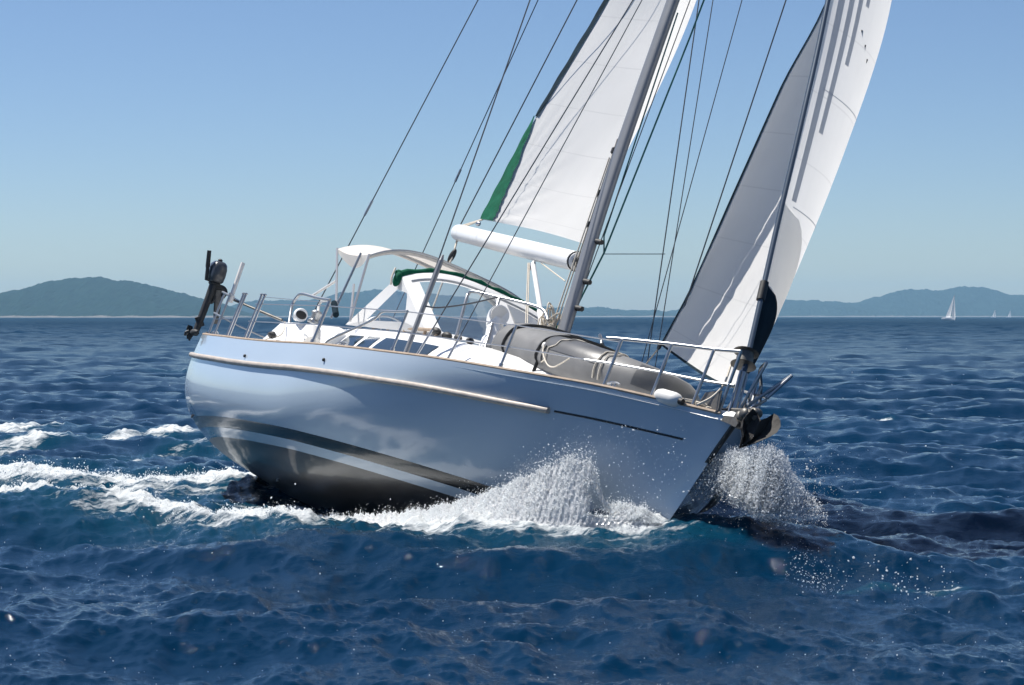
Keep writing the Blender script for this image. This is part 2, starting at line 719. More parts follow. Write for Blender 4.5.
WIND = np.array([0.42, 0.91])
CASC = [(512, 131.0, 3.0, 60.0, WIND, 3), (512, 47.0, 0.9, 3.0, (0.25, 0.97), 5), (512, 11.3, 0.06, 0.9, (0.55, 0.83), 9)]
GAIN = (0.80, 1.15, 1.15)
LEVELS = [0.0, 0.12, 0.35, 0.9, 2.2]


def sample_tile(T, L, x, y):
    N = T.shape[0]
    u = np.mod(x / L, 1) * N
    v = np.mod(y / L, 1) * N
    i = np.floor(u).astype(int) % N
    j = np.floor(v).astype(int) % N
    a, b = u - np.floor(u), v - np.floor(v)
    i1, j1 = (i + 1) % N, (j + 1) % N
    return T[i, j] * (1 - a) * (1 - b) + T[i1, j] * a * (1 - b) + T[i, j1] * (1 - a) * b + T[i1, j1] * a * b


_tiles = []
for (N, L, lo, hi, wd, sd) in CASC:
    A, kx, ky, k = spectrum(N, L, lo, hi, wd, sd)
    lv = []
    for s_ in LEVELS:
        G = A * np.exp(-(k * s_ * 0.45)**2 / 2)
        lv.append(tuple(np.real(np.fft.ifft2(q)) * N * N for q in (G, -1j * kx / k * G, -1j * ky / k * G)))
    _tiles.append((L, lv))
SEA_AMP = 0.085 / np.std(_tiles[0][1][0][0])


def waves(x, y, spacing):
    out = [np.zeros_like(x) for _ in range(3)]
    lvl = np.clip(np.interp(spacing, LEVELS, range(len(LEVELS))), 0, len(LEVELS) - 1.001)
    for q, (L, lv) in enumerate(_tiles):
        ca, sa = math.cos(.37 * q), math.sin(.37 * q)
        xr, yr = ca * x - sa * y, sa * x + ca * y
        i0 = lvl.astype(int)
        fr = lvl - i0
        for c in range(3):
            for li in range(len(LEVELS)):
                wt = np.where(i0 == li, 1 - fr, 0) + np.where(i0 + 1 == li, fr, 0)
                m = wt > 0
                if m.any():
                    out[c][m] += wt[m] * sample_tile(lv[li][c], L, xr[m], yr[m]) * SEA_AMP * GAIN[q]
        # (the small rotation between cascades is ignored for the sideways shift)
    return out


CHURN = _tiles[2][1][0][0] / np.std(_tiles[2][1][0][0])


# foam lines on the water (world x, y) and the swell the hull pushes up
def line_xy(pts, z):
    return np.array([sea_at(px, py, zz)[:2] for (px, py), zz in zip(pts, z if hasattr(z, '__len__') else [z] * len(pts))])


WASH = line_xy([(-160, 474), (-60, 473), (0, 471), (60, 474), (120, 476), (180, 478), (238, 480)], .12)
RIDGE = line_xy([(-120, 494), (-40, 496), (0, 499), (50, 505), (100, 508), (150, 514), (200, 519), (250, 524), (300, 527)], .12)
THIN = line_xy([(-150, 450), (20, 448), (70, 444), (120, 440), (190, 434)], .0)
PATCH = line_xy([(-120, 434), (-20, 434), (40, 429)], .0)
LACE = line_xy([(120, 462), (170, 452), (215, 447), (235, 455)], .0)
SIDE = np.array([wpt(hull_pt(t, w_at_z(t, z), -1, d))[:2] for t, z, d in
                 ((.40, -.25, .35), (.5, -.15, .40), (.6, -.05, .45), (.68, .1, .5), (.76, .2, .55), (.84, .3, .55), (.9, .38, .5), (.96, .42, .35), (.995, .45, .2))])
SIDE = np.vstack([RIDGE[-1], SIDE])
FOAMS = [(WASH, .72, 1.0, .15), (RIDGE, .32, 1.0, .13), (THIN, .8, .82, .03), (PATCH, 1.3, .85, .02), (LACE, .7, .62, .0), (SIDE, .36, 1.15, .0), (WASH, 2.6, .70, 0), (RIDGE, 1.3, .70, 0), (SIDE, 1.1, .70, 0)]
# scattered whitecaps (picture place, length m)
for px, py, ln, st in ((850, 425, .9, .9), (800, 428, .4, .7), (900, 590, .5, .6), (165, 372, .9, .72), (60, 386, .8, .7), (130, 352, 1.2, .7),
                       (240, 345, .8, .6), (30, 330, 2.5, .7), (905, 352, 1.2, .6), (830, 507, .3, 1.0), (980, 372, .8, .6), (100, 340, 1.5, .65)):
    c = sea_at(px, py)[:2]
    FOAMS.append((np.array([c - [ln, .05 * ln], c, c + [ln, .1 * ln]]), .10 + .02 * ln, st, 0.0))


def seg_dist(x, y, P):
    d = np.full(x.shape, 1e9)
    for a, b in zip(P[:-1], P[1:]):
        ab = b - a
        t = np.clip(((x - a[0]) * ab[0] + (y - a[1]) * ab[1]) / (ab @ ab), 0, 1)
        d = np.minimum(d, np.hypot(x - a[0] - t * ab[0], y - a[1] - t * ab[1]))
    return d


BOW_W = wpt([5.6, 0, .4])[:2]
MID_W = wpt([2.2, -1.0, .1])[:2]


def swell(x, y):
    """the boat's own waves: a hump climbing the bow, a hollow amidships, the stern wave"""
    h = .46 * np.exp(-((x - BOW_W[0] - .25)**2 + (y - BOW_W[1])**2) / (2 * 1.5**2))
    h += .12 * np.exp(-((x - MID_W[0] + .2)**2 + (y - MID_W[1] + .5)**2) / (2 * 1.5**2))
    near = (y > 20) & (y < 60)
    xs, ys = x[near], y[near]
    hh = np.zeros_like(xs)
    for P, wd, st, hgt in FOAMS[:4]:
        hh += hgt * np.exp(-(seg_dist(xs, ys, P) / (wd * .9))**2)
    h[near] += hh
    return h


def foam_field(x, y):
    f = np.zeros_like(x)
    for P, wd, st, hgt in FOAMS:
        bb = P.min(0) - 4 * wd, P.max(0) + 4 * wd
        m = (x > bb[0][0]) & (x < bb[1][0]) & (y > bb[0][1]) & (y < bb[1][1])
        if m.any():
            d = seg_dist(x[m], y[m], P)
            f[m] = np.maximum(f[m], st * np.exp(-(d / wd)**2))
    return f


def sea_height(x, y, spacing=.05):
    x = np.atleast_1d(np.asarray(x, float))
    y = np.atleast_1d(np.asarray(y, float))
    return waves(x, y, np.full(x.shape, spacing))[0] * .8 + swell(x, y)


def build_sea():
    rs = [0.6, 2, 4, 6, 8, 10, 12]
    r = 12.6
    while r < 8000:
        rs.append(r)
        r += float(np.clip(.62 * r * r / (F * CAM_H), .035, 3.0 if r < 1000 else 1e9))
    rs = np.array(rs + [8000.0])
    fine = np.radians(np.linspace(-14.5, 14.5, 960))
    rest = np.radians(np.linspace(14.5, 345.5, 150))[1:-1]
    az = np.concatenate([fine, rest])
    Rg, Ag = np.meshgrid(rs, az, indexing='ij')
    x, y = Rg * np.sin(Ag), Rg * np.cos(Ag)
    dr = np.gradient(rs)[:, None] * np.ones_like(Ag)
    da = Rg * np.where(np.arange(len(az)) < 960, math.radians(29 / 960), math.radians(331 / 150))[None, :]
    sp = np.sqrt(dr * da)
    sp = np.where(np.arange(len(az))[None, :] < 960, sp, np.maximum(dr, da) * .5)
    shp = x.shape
    xf, yf = x.ravel(), y.ravel()
    h, dx, dy = waves(xf, yf, sp.ravel())
    fo = foam_field(xf, yf)
    churn = np.clip(fo, 0, 1.2)
    z = h + swell(xf, yf) + churn * (.022 * np.clip(sample_tile(CHURN, 11.3, xf * 1.0, yf * 1.0), -1, 3) + .018 * sample_tile(CHURN, 11.3, xf * 2.7 + 3, yf * 2.7))
    V = np.stack([xf - .40 * dx, yf - .40 * dy, z], -1)
    na, nb = shp
    idx = np.arange(na * nb).reshape(na, nb)
    a = idx[:-1, :]
    b = idx[1:, :]
    q = np.stack([a, np.roll(a, -1, 1), np.roll(b, -1, 1), b], -1)[..., ::-1].reshape(-1, 4)
    me = bpy.data.meshes.new('sea')
    me.vertices.add(len(V))
    me.vertices.foreach_set('co', V.astype(np.float32).ravel())
    me.loops.add(q.size)
    me.loops.foreach_set('vertex_index', q.astype(np.int32).ravel())
    me.polygons.add(len(q))
    me.polygons.foreach_set('loop_start', np.arange(0, q.size, 4, dtype=np.int32))
    me.update(calc_edges=True)
    me.shade_smooth()
    for nm, vals in (('foam', fo), ('far', np.clip(np.log(np.maximum(Rg.ravel(), 1) / 30) / math.log(100), 0, 1))):
        at_ = me.attributes.new(nm, 'FLOAT', 'POINT')
        at_.data.foreach_set('value', vals.astype(np.float32))
    me.materials.append(M['sea'])
    o = bpy.data.objects.new('sea', me)
    col.objects.link(o)
    kind(o, 'structure')
    return o


build_sea()


# ------------------------------------------------------------------ hills on the horizon
def hill(name, dist, depth, prof, mat, seed):
    """a ridge with a skyline given as (picture x, picture y) at its distance, falling away in front and behind"""
    g = np.random.default_rng(seed)
    px = np.array([p[0] for p in prof], float)
    hh = np.array([(HORIZON + 1.0 - p[1]) / F * dist for p in prof])
    n = 260
    u = np.linspace(px[0], px[-1], n)
    H_ = cubic(u, px, hh)
    ph = g.uniform(0, 6.28, 9)
    for q in range(9):
        H_ = H_ + (H_ > 2) * np.sin(u * (.09 * 1.55**q) + ph[q]) * dist * .00022 / 1.35**q
    vs = np.linspace(-1, 1, 41)
    P = np.zeros((n, 41, 3))
    for j, v in enumerate(vs):
        s = np.clip(1 - abs(v), 0, 1)
        shape = s**.75 * (1 + .0 * s)
        P[:, j, 0] = far_at(u, dist)
        P[:, j, 1] = dist + v * depth
        bumps = .10 * np.sin(u * .05 + v * 5 + seed) + .07 * np.sin(u * .13 - v * 9) + .05 * np.sin(u * .31 + v * 17)
        P[:, j, 2] = H_ * shape * (1 + bumps * (1 - s) * 1.6) - (1 - s)**3 * .5
    P[..., 2] += g.normal(size=P.shape[:2]) * dist * .00010 * (P[..., 2] > 3)
    P[:, [0, -1], 2] = -1.0
    P[[0, -1], :, 2] = -1.0
    o = MB().grid(P, flip=False).build(name, mat, smooth=0)
    kind(o, 'structure')
    return o


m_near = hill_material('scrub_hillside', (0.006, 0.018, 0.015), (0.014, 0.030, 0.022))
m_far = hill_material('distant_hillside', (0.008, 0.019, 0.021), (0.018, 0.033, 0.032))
hill('island_hill', 4600, 560, [(-190, 316), (-130, 309), (-60, 300), (0, 294), (30, 286), (50, 280.5), (70, 278), (90, 277.6), (101, 276.6), (110, 278), (125, 280),
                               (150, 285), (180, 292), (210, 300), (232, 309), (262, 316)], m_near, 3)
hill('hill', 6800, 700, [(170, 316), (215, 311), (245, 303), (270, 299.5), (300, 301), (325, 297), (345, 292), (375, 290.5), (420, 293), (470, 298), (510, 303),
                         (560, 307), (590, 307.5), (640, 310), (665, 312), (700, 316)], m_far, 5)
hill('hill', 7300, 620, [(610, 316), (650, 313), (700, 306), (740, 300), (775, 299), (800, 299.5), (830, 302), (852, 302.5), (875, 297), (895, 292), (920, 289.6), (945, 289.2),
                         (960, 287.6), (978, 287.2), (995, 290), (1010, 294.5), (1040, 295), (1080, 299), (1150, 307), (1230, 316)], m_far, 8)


# ------------------------------------------------------------------ haze: one closed box of even, thin air
hz = MB().box((0, 0, 53.5), (17200, 17200, 111)).build('haze', bpy.data.materials.new('haze_air'), smooth=0)
kind(hz, 'stuff')
hm = hz.data.materials[0]
hm.use_nodes = True
hm.node_tree.nodes.clear()
ho = hm.node_tree.nodes.new('ShaderNodeOutputMaterial')
hv = hm.node_tree.nodes.new('ShaderNodeVolumePrincipled')
hv.inputs['Color'].default_value = (0.42, 0.74, 1.0, 1)
hv.inputs['Density'].default_value = 0.00010
hv.inputs['Anisotropy'].default_value = 0.0
hm.node_tree.links.new(hv.outputs[0], ho.inputs['Volume'])
hz['label'] = 'thin bluish sea haze lying over the water and hills'


# ------------------------------------------------------------------ the sailing yacht
yacht = thing('sailing_yacht', 'large white sailing yacht heeling under mainsail and genoa, bow throwing spray', 'sailing yacht', (0, 0, 0))


def hull_mesh():
    mb = MB()
    ts = np.concatenate([np.linspace(0, .05, 9)[:-1], np.linspace(.05, .9, 60)[:-1], np.linspace(.9, 1, 16)])
    ws = np.concatenate([np.linspace(0, .8, 26)[:-1], np.linspace(.8, 1, 12)])
    T_, W_ = np.meshgrid(ts, ws, indexing='ij')
    for side in (-1, 1):
        mb.grid(hull_pt(T_, W_, side), flip=(side == 1))
    # transom, with a slight hollow
    a, b = hull_pt(0, ws, -1), hull_pt(0, ws, 1)
    mb.grid(np.stack([a + (b - a) * s for s in np.linspace(0, 1, 9)]), flip=True)
    return mb


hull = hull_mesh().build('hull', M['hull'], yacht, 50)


def hull_strip(z0, z1, off, t0, t1, side, n=90, rel=False, m=6):
    ts = np.linspace(t0, t1, n)
    rows = []
    for q in np.linspace(0, 1, m):
        z = lerp(z0, z1, q)
        zz = sheer_z(ts) - z if rel else z
        o = off if 0 < q < 1 else 0.0
        rows.append(hull_pt(ts, w_at_z(ts, zz), side, o))
    return np.array(rows)


bs = MB()
cs = MB()
for sd in (-1, 1):
    bs.grid(hull_strip(.315, .205, .004, .025, .985, sd), flip=(sd == 1))
    cs.grid(hull_strip(.300, .322, .004, .862, .972, sd, 40, True), flip=(sd == 1))
bs.build('boot_stripe', M['black'], hull)
cs.build('cove_stripe', M['black'], hull)
rr = MB()
tr = MB()
for sd in (-1, 1):
    ts = np.linspace(.012, .858, 70)
    rr.tube(hull_pt(ts, w_at_z(ts, sheer_z(ts) - .305), sd, .024), .034, 10)
    ts = np.linspace(0.004, .985, 80)
    P = hull_pt(ts, 0.0 * ts, sd) + [0, -sd * .02, .012]
    tr.tube(P, .022, 8)
rr.build('rub_rail', M['rail'], hull)
tr.build('toe_rail', M['teak'], hull)
sg = MB()
for zt in (0,):
    zs = np.linspace(1.54, 1.13, 14)
    ts = np.full(14, 1.0)
    L_, C_, R_ = [], [], []
    for z in zs:
        w = (1.61 - z) / 1.96
        c = hull_pt(1.0, w, -1)
        c = np.array([c[0], 0, c[2]])
        L_.append(hull_pt(.9975, w, -1, .006)); R_.append(hull_pt(.9975, w, 1, .006)); C_.append(c + [.022, 0, 0])
    sg.grid(np.array([L_, [(a + b) / 2 + np.array([.008, -.008, 0]) for a, b in zip(L_, C_)], C_, [(a + b) / 2 + np.array([.008, .008, 0]) for a, b in zip(R_, C_)], R_]))
sg.build('stem_guard', M['rubber'], hull)
# small skin fittings low on the quarter and on the topsides
for t, z in ((.035, .33), (.05, .335)):
    p = hull_pt(t, w_at_z(t, z), -1, .006)
    MB().ball(p, .028, (1.3, .35, 1)).build('drain_port', M['rubber'], hull)
for t, dz in ((.31, .21), (.54, .17)):
    p = hull_pt(t, w_at_z(t, sheer_z(t) - dz), -1, .012)
    MB().ball(p, .022, (1, .8, 1)).build('skin_fitting', M['rubber'], hull)
p = hull_pt(.33, w_at_z(.33, -.18), -1, .005)
MB().ball(p, .04, (1.5, .4, 1)).build('drain_port', M['rubber'], hull)

# deck
dk = []
for x in np.linspace(-6.28, 6.36, 70):
    b = float(hb(t_at_x(x))) - .012
    dk.append([deck_pt(x, b * s) if abs(s) < 1 else np.array([x, b * s, sheer_z(t_at_x(x)) - .05]) for s in np.linspace(-1, 1, 17)])
MB().grid(np.array(dk)).build('deck', M['white'], yacht, 60)


# coachroof: a lofted trunk, and the cockpit coamings behind it
def trunk(stations, n=7):
    rows = []
    for (x, hb_, ht_, zt) in stations:
        zb = float(deck_pt(x, hb_)[2]) - .03
        rows.append([(x, -hb_, zb), (x, -hb_ + (hb_ - ht_) * .55, zb + (zt - zb) * .62), (x, -ht_ - .05, zt - .05), (x, -ht_, zt - .012)]
                    + [(x, y, zt + .11 * (1 - (y / ht_)**2) * min(1, ht_)) for y in np.linspace(-.8, .8, n) * ht_]
                    + [(x, ht_, zt - .012), (x, ht_ + .05, zt - .05), (x, hb_ - (hb_ - ht_) * .55, zb + (zt - zb) * .62), (x, hb_, zb)])
    return np.array(rows, float)


CR = [(-2.45, 1.60, 1.22, 1.88), (-1.6, 1.60, 1.22, 1.90), (-.6, 1.60, 1.20, 1.90), (.4, 1.55, 1.14, 1.885), (1.4, 1.43, 1.0, 1.86), (2.4, 1.22, .80, 1.82),
      (3.3, .98, .58, 1.77), (4.0, .76, .40, 1.72), (4.5, .55, .22, 1.66), (4.62, .5, .16, 1.58)]
xs_ = np.linspace(-2.45, 4.62, 44)
CRs = [(x, *[float(cubic(x, [c[0] for c in CR], [c[k] for c in CR])) for k in (1, 2, 3)]) for x in xs_]
mb = MB()
G_ = trunk(CRs)
mb.grid(G_)
mb.f.append(tuple(range(G_.shape[1])))
coach = mb.build('coachroof', M['white'], yacht, 45)


def roof_side(x, f):
    """a point on the starboard side of the coachroof, f = 0 foot .. 1 top edge, and its outward normal"""
    c = [float(cubic(x, [q[0] for q in CR], [q[k] for q in CR])) for k in (1, 2, 3)]
    zb = float(deck_pt(x, c[0])[2]) - .03
    a = np.array([x, -c[0], zb])
    m = np.array([x, -c[0] + (c[0] - c[1]) * .55, zb + (c[2] - zb) * .62])
    e = np.array([x, -c[1] - .05, c[2] - .05])
    return a + (m - a) * (f / .62) if f < .62 else m + (e - m) * ((f - .62) / .38)


for sgn in (1, -1):
    for x0, x1 in ((-1.82, -1.22), (-1.12, -.66), (-.54, 1.02)):
        mb = MB()
        rows = []
        for f in np.linspace(.30, .80, 7):
            rows.append([roof_side(x, f) * [1, sgn, 1] + np.array([0, -.006 * sgn, .006]) for x in np.linspace(x0 + .10 * (f - .3), x1 - .04 * (f - .3), 14)])
        mb.grid(np.array(rows), flip=(sgn == 1))
        mb.build('side_window', M['glass'], coach)
    mb = MB()
    rows = []
    for f in np.linspace(.18, .52, 6):
        e = .10 * (1 - min(1, (f - .18) * 9)) + .10 * max(0, (f - .42) * 6)
        rows.append([roof_side(x, f) * [1, sgn, 1] + np.array([0, -.006 * sgn, .006]) for x in np.linspace(2.28 + e, 2.92 - e, 12)])
    mb.grid(np.array(rows), flip=(sgn == 1))
    mb.build('portlight', M['glass'], coach)
    # teak handrail on the roof edge
    hp = [at(378, 320, -1.08), at(392, 323.5, -1.08), at(410, 327, -1.08), at(430, 331, -1.08)]
    hp = [np.array([x, -1.10 * sgn, 1.965]) for x in (-1.75, -1.2, -.6, .1, .5)]
    mb = MB().tube(curve(hp, 20), .022, 8)
    for q in hp[::1]:
        mb.cyl(q, q - [0, 0, .085], .02, n=8)
    mb.build('handrail', M['teak'], coach)
# raised moulding lines and panels on the roof
MB().box((2.2, 0, 1.96), (.62, .62, .07), .03).build('deck_hatch', M['glass'], coach)
MB().box((-.25, -.98, 1.955), (1.3, .16, .06), .025).build('moulding', M['white'], coach)

for sgn in (1, -1):
    st = [(-4.3, 1.78, .22), (-4.12, 1.78, .38), (-3.85, 1.78, .53), (-2.8, 1.72, .57), (-2.0, 1.66, .57), (-1.90, 1.64, .50)]
    rows = []
    for x, y, h in st:
        z0 = float(deck_pt(x, y)[2]) - .04
        rows.append([(x, -y * sgn, z0), (x, -(y - .10) * sgn, z0 + h * .6), (x, -(y - .17) * sgn, z0 + h - .03), (x, -(y - .22) * sgn, z0 + h), (x, -(y - .50) * sgn, z0 + h), (x, -(y - .54) * sgn, z0 + h - .03), (x, -(y - .56) * sgn, z0)])
    mb = MB().grid(np.array(rows, float), flip=(sgn == -1))
    mb.f.append(tuple(range(7)))
    mb.f.append(tuple(range(7 * (len(st) - 1), 7 * len(st))))
    coam = mb.build('cockpit_coaming', M['white'], yacht, 40)
    # winch on the coaming and two small lights in its side
    w0 = np.array([-3.2, -1.40 * sgn, 1.86])
    wm = MB().tube([w0, w0 + [0, 0, .03], w0 + [0, 0, .05], w0 + [0, 0, .12], w0 + [0, 0, .14], w0 + [0, 0, .17]], [.085, .085, .06, .065, .08, .05], 16)
    wm.build('winch', M['steel'], coam)
    for xa, xb in ((-3.60, -3.30), (-2.60, -2.30)):
        rows = []
        for f in (.42, .68, .95):
            rows.append([np.array([x, -(1.765 - .10 * f * .55 / .6) * sgn - .008 * sgn, float(deck_pt(x, 1.76)[2]) - .04 + .47 * f * .55]) for x in np.linspace(xa, xb, 6)])
        MB().grid(np.array(rows), flip=(sgn == 1)).build('portlight', M['glass'], coam)
# cockpit seat backs / aft lockers between the coamings
MB().box((-5.0, 0, 1.40), (2.4, 2.9, .14), .04).build('aft_deck_locker', M['white'], yacht)
wp = np.array([-4.7, 0.15, 1.45])
wh = MB().tube([wp, wp + [0, 0, .75]], [.09, .07], 12)
wh.build('helm_pedestal', M['white'], yacht)
th = np.linspace(0, 2 * np.pi, 41)
whl = MB().tube(np.stack([np.full(41, -4.82), .15 + .42 * np.cos(th), 2.12 + .42 * np.sin(th)], -1), .016, 8, cap=False)
for a in np.linspace(0, 2 * np.pi, 7)[:-1]:
    whl.cyl((-4.82, .15, 2.12), (-4.82, .15 + .42 * math.cos(a), 2.12 + .42 * math.sin(a)), .009, n=6)
whl.build('steering_wheel', M['steel'], yacht)

# grey box-like side pod seen on the coaming, and the white cowl with its dark mouth
MB().tube([at(312, 343, -1.83), at(312.5, 331.5, -1.83)], .105, 20).build('sheet_bin', M['cream'], yacht)
c = at(300, 315.5, -1.62)
cw = MB().tube([c + [-.18, .02, -.02], c + [-.02, 0, .01], c + [.10, -.02, .0], c + [.115, -.02, .0]], [.05, .085, .088, .08], 16)
cowl = cw.build('cowl_vent', M['white'], yacht)
MB().ball(c + [.118, -.022, .0], .074, (.10, 1, .72), 18, 8).build('vent_mouth', M['rubber'], cowl)
MB().tube(curve([at(285, 322, -1.65), at(284, 330, -1.7), at(279, 336, -1.75), at(266, 339, -1.8)], 14), .008, 6).build('control_line', M['rope'], yacht)
MB().box(at(272, 335, -1.86), (.14, .10, .09), .03).build('sheet_block', M['rubber'], yacht)


# ---- mast, spreaders, boom
def mast_pt(z):
    return np.array([float(cubic(z, [1.7, 2.54, 3.69, 5.2, 6.66, 10, 17.6], [1.52, 1.41, 1.19, 1.01, .90, .64, .06])), 0.0, z])


MT = 17.6
zs = np.linspace(1.75, MT, 30)
mast = MB().tube([mast_pt(z) for z in zs], .067, 18, flat=1.7, up=(1, 0, 0)).build('mast', M['alu'], yacht, 50)
mk = MB()
for px, py in ((574, 258), (566, 281), (560, 293)):
    pass
# fittings on the fore side: winches and cleats
for z, dz in ((3.05, .16), (2.72, .12), (3.55, .12), (2.38, .12)):
    MB().cyl(mast_pt(z) + [.10, .02, 0], mast_pt(z) + [.20, .05, 0], .036, .03, 12).build('mast_winch', M['rubber'], mast)
# halyards running up the aft face of the mast, coiled at its foot
hl = MB()
for q in range(5):
    a, b = mast_pt(2.0 + .05 * q), mast_pt(4.6 + .25 * q)
    y = -.08 + .045 * q
    hl.tube([a + [-.20 - .012 * q, y, 0], b + [-.165, y * .5, 0]], .009, 6)
for q in range(16):
    z = 2.12 + .03 * q
    a = mast_pt(z) + [-.22 + rng.normal() * .03, -.10 + rng.normal() * .05, 0]
    th = np.linspace(0, 2 * np.pi, 15)
    hl.tube(a + np.stack([.05 * np.cos(th) + .02 * q % .04, .07 * np.sin(th), .13 * np.cos(th + q)], -1), .011, 6)
hl.build('halyard_coil', M['rope'], mast)
for z in (3.75, 4.15, 4.7):
    MB().box(mast_pt(z) + [-.17, -.01, 0], (.08, .06, .10), .02).build('sail_track_car', M['rubber'], mast)

BOOM_A = mast_pt(3.30) + [-.26, .03, 0]
BOOM_B = at(458, 232.5, .50)
d_ = (BOOM_B - BOOM_A) / np.linalg.norm(BOOM_B - BOOM_A)
bp = [BOOM_A, BOOM_A + d_ * .02, BOOM_A + d_ * .06, BOOM_B - d_ * .10, BOOM_B - d_ * .03, BOOM_B]
boom = MB().tube(bp, [.07, .105, .118, .118, .112, .085], 20, flat=1.0).build('boom', M['boom'], yacht, 40)
MB().tube([mast_pt(3.30) + [-.10, 0, 0], BOOM_A + d_ * .02], [.05, .075], 10).build('gooseneck', M['rubber'], boom)
g0 = BOOM_A + d_ * .035
MB().tube([g0, g0 + d_ * .035], .122, 20).build('boom_end_band', M['rubber'], boom)
MB().tube([BOOM_B - d_ * .34, BOOM_B - d_ * .33], .1195, 20).build('boom_band', M['cream'], boom)
# rigid vang
va = at(533, 264, .12)
vb = mast_pt(2.05) + [-.16, 0, 0]
vang = MB().tube([va, lerp(va, vb, .55)], .032, 10).tube([lerp(va, vb, .5), vb], .045, 12).build('boom_vang', M['boom'], yacht)
MB().ball(va + [0, 0, -.02], .055, (1, .6, 1.2)).build('vang_block', M['steel'], vang)
MB().tube([va + [-.05, -.03, 0], vb + [-.35, -.1, -.1]], .008, 6).tube([va + [-.09, -.03, 0], vb + [-.42, -.1, -.1]], .008, 6).build('vang_tackle', M['rope'], vang)
MB().tube([at(541, 263, .1), at(565, 281, .05)], .008, 6).build('topping_line', M['rope'], vang)
# mainsheet block hanging from the boom end, with its falls
mbk = at(452, 256, .46)
ms = MB().tube([BOOM_B + d_ * -.1 + [0, 0, -.10], mbk + [0, 0, .10]], .014, 8)
shb = ms.build('mainsheet', M['rope'], yacht)
MB().ball(mbk, .085, (.55, .5, 1.35), rot=[[.9, 0, .42], [0, 1, 0], [-.42, 0, .9]]).build('mainsheet_block', M['rubber'], shb)
MB().tube([mbk, np.array([-4.0, .35, 1.55])], .011, 6).tube([mbk + [.03, 0, 0], np.array([-3.9, .30, 1.55])], .011, 6).build('sheet_fall', M['rope'], shb)


# ---- mainsail
def section(A, Bp, depth, pos, n, lee):
    """chord from luff A to leech B with camber towards lee"""
    s = np.linspace(0, 1, n)
    a = 1.35 if pos < .3 else 1.0
    sh = s**(.72 if pos < .3 else .85) * (1 - s)**(1.25)
    sh /= sh.max()
    ch = Bp - A
    nr = np.cross(ch, [0, 0, 1.0])
    nr /= np.linalg.norm(nr)
    if nr @ lee < 0:
        nr = -nr
    return A + s[:, None] * ch + (depth * np.linalg.norm(ch) * sh)[:, None] * nr


LEE = np.array([.1, 1, 0])
NZ, NS = 130, 70
main_rows = []
clew_m = at(482, 219.5, .50)
le = [clew_m, at(508, 170, .56), at(537, 115, .64), at(570, 59, .74), at(605, 0, .85)]
head_m = mast_pt(17.0) + [-.2, 0, 0]
le_z = [p[2] for p in le] + [10.5, 14.0, 17.0]
le_x = [p[0] for p in le] + [-1.35, -.35, head_m[0] - .05]
le_y = [p[1] for p in le] + [.95, .65, .06]
for q in np.linspace(0, 1, NZ):
    q2 = q**1.25
    zl = lerp(3.52, 17.0, q2)
    ze = lerp(clew_m[2], 17.0, q2)
    A = mast_pt(zl) + [-.16, .0, 0]
    Bp = np.array([float(cubic(ze, le_z, le_x)), float(cubic(ze, le_z, le_y)), ze])
    dep = float(cubic(q2, [0, .08, .25, .6, 1], [.03, .085, .135, .13, .06]))
    R_ = section(A, Bp, dep, .25, NS, LEE)
    # the loose foot sags below its chord a little
    main_rows.append(R_)
MR = np.array(main_rows)
foot = np.linspace(0, 1, NS)
for i in range(18):
    wgt = (1 - i / 18)**2
    MR[i, :, 2] += .055 * np.sin(np.pi * foot)**1 * wgt * .9
dd = np.linalg.norm(MR - clew_m, axis=2)
ang = np.arctan2(MR[..., 2] - clew_m[2], MR[..., 0] - clew_m[0])
MR[..., 1] += (.011 * np.sin(ang * 34) + .006 * np.sin(ang * 61 + 1)) * np.exp(-((dd - .9) / .9)**2)
uu = np.linspace(0, 1, NS)[None, :]
MR[..., 1] += .010 * np.sin(MR[..., 2] * 2.3 + uu * 5) * np.sin(np.pi * uu)
main = MB().grid(MR).build('mainsail', M['sail'], yacht, 180)
grid_uv(main, NZ, NS)
# wrinkled green sacrificial strip on the leech, dark blue above for the leech turned into shade
def leech_piece(Mx, i0, i1, wfun, off, name, mat, par, j_end=True):
    rows = []
    for i in range(i0, i1 + 1):
        P = Mx[i]
        wd = wfun((i - i0) / max(1, i1 - i0))
        s = np.linspace(1 - wd, 1, 8) * (len(P) - 1)
        k = np.clip(s.astype(int), 0, len(P) - 2)
        Q = P[k] + (P[k + 1] - P[k]) * (s - k)[:, None]
        ch = P[-1] - P[0]
        nr = np.cross(ch, [0, 0, 1.0])
        nr /= np.linalg.norm(nr)
        if nr @ LEE > 0:
            nr = -nr
        Q = Q + nr * off
        wr = np.sin(i * 1.1 + np.arange(8) * .7) * .004 if 'leech' in name else 0
        rows.append(Q + nr * (np.asarray(wr)[..., None] if np.ndim(wr) else 0))
    return MB().grid(np.array(rows)).build(name, mat, par, 180)


i_g = int(np.argmin(np.abs(MR[:, -1, 2] - le[2][2])))
leech_piece(MR, 0, i_g, lambda u: .105 * (1 - u)**.8 + .012, .034, 'leech_strip', M['green'], main)
o = leech_piece(MR, i_g, NZ - 1, lambda u: .030 + .006 * math.sin(u * 9), .016, 'leech_strip', M['navy'], main)

# ---- forestay with furling foil, genoa
fs = [at(744, 372, 0), at(757, 316, .03), at(775, 235, .07), at(803, 115, .12), at(828, 0, .17)]
fs += [np.array([3.2, .22, 10.0]), np.array([1.75, .15, 14.0]), np.array([.42, 0, 17.4])]
fcur = curve(fs, 60)
FZ = [p[2] for p in fs]


def stay(z):
    return np.array([float(cubic(z, FZ, [p[0] for p in fs])), float(cubic(z, FZ, [p[1] for p in fs])), z])


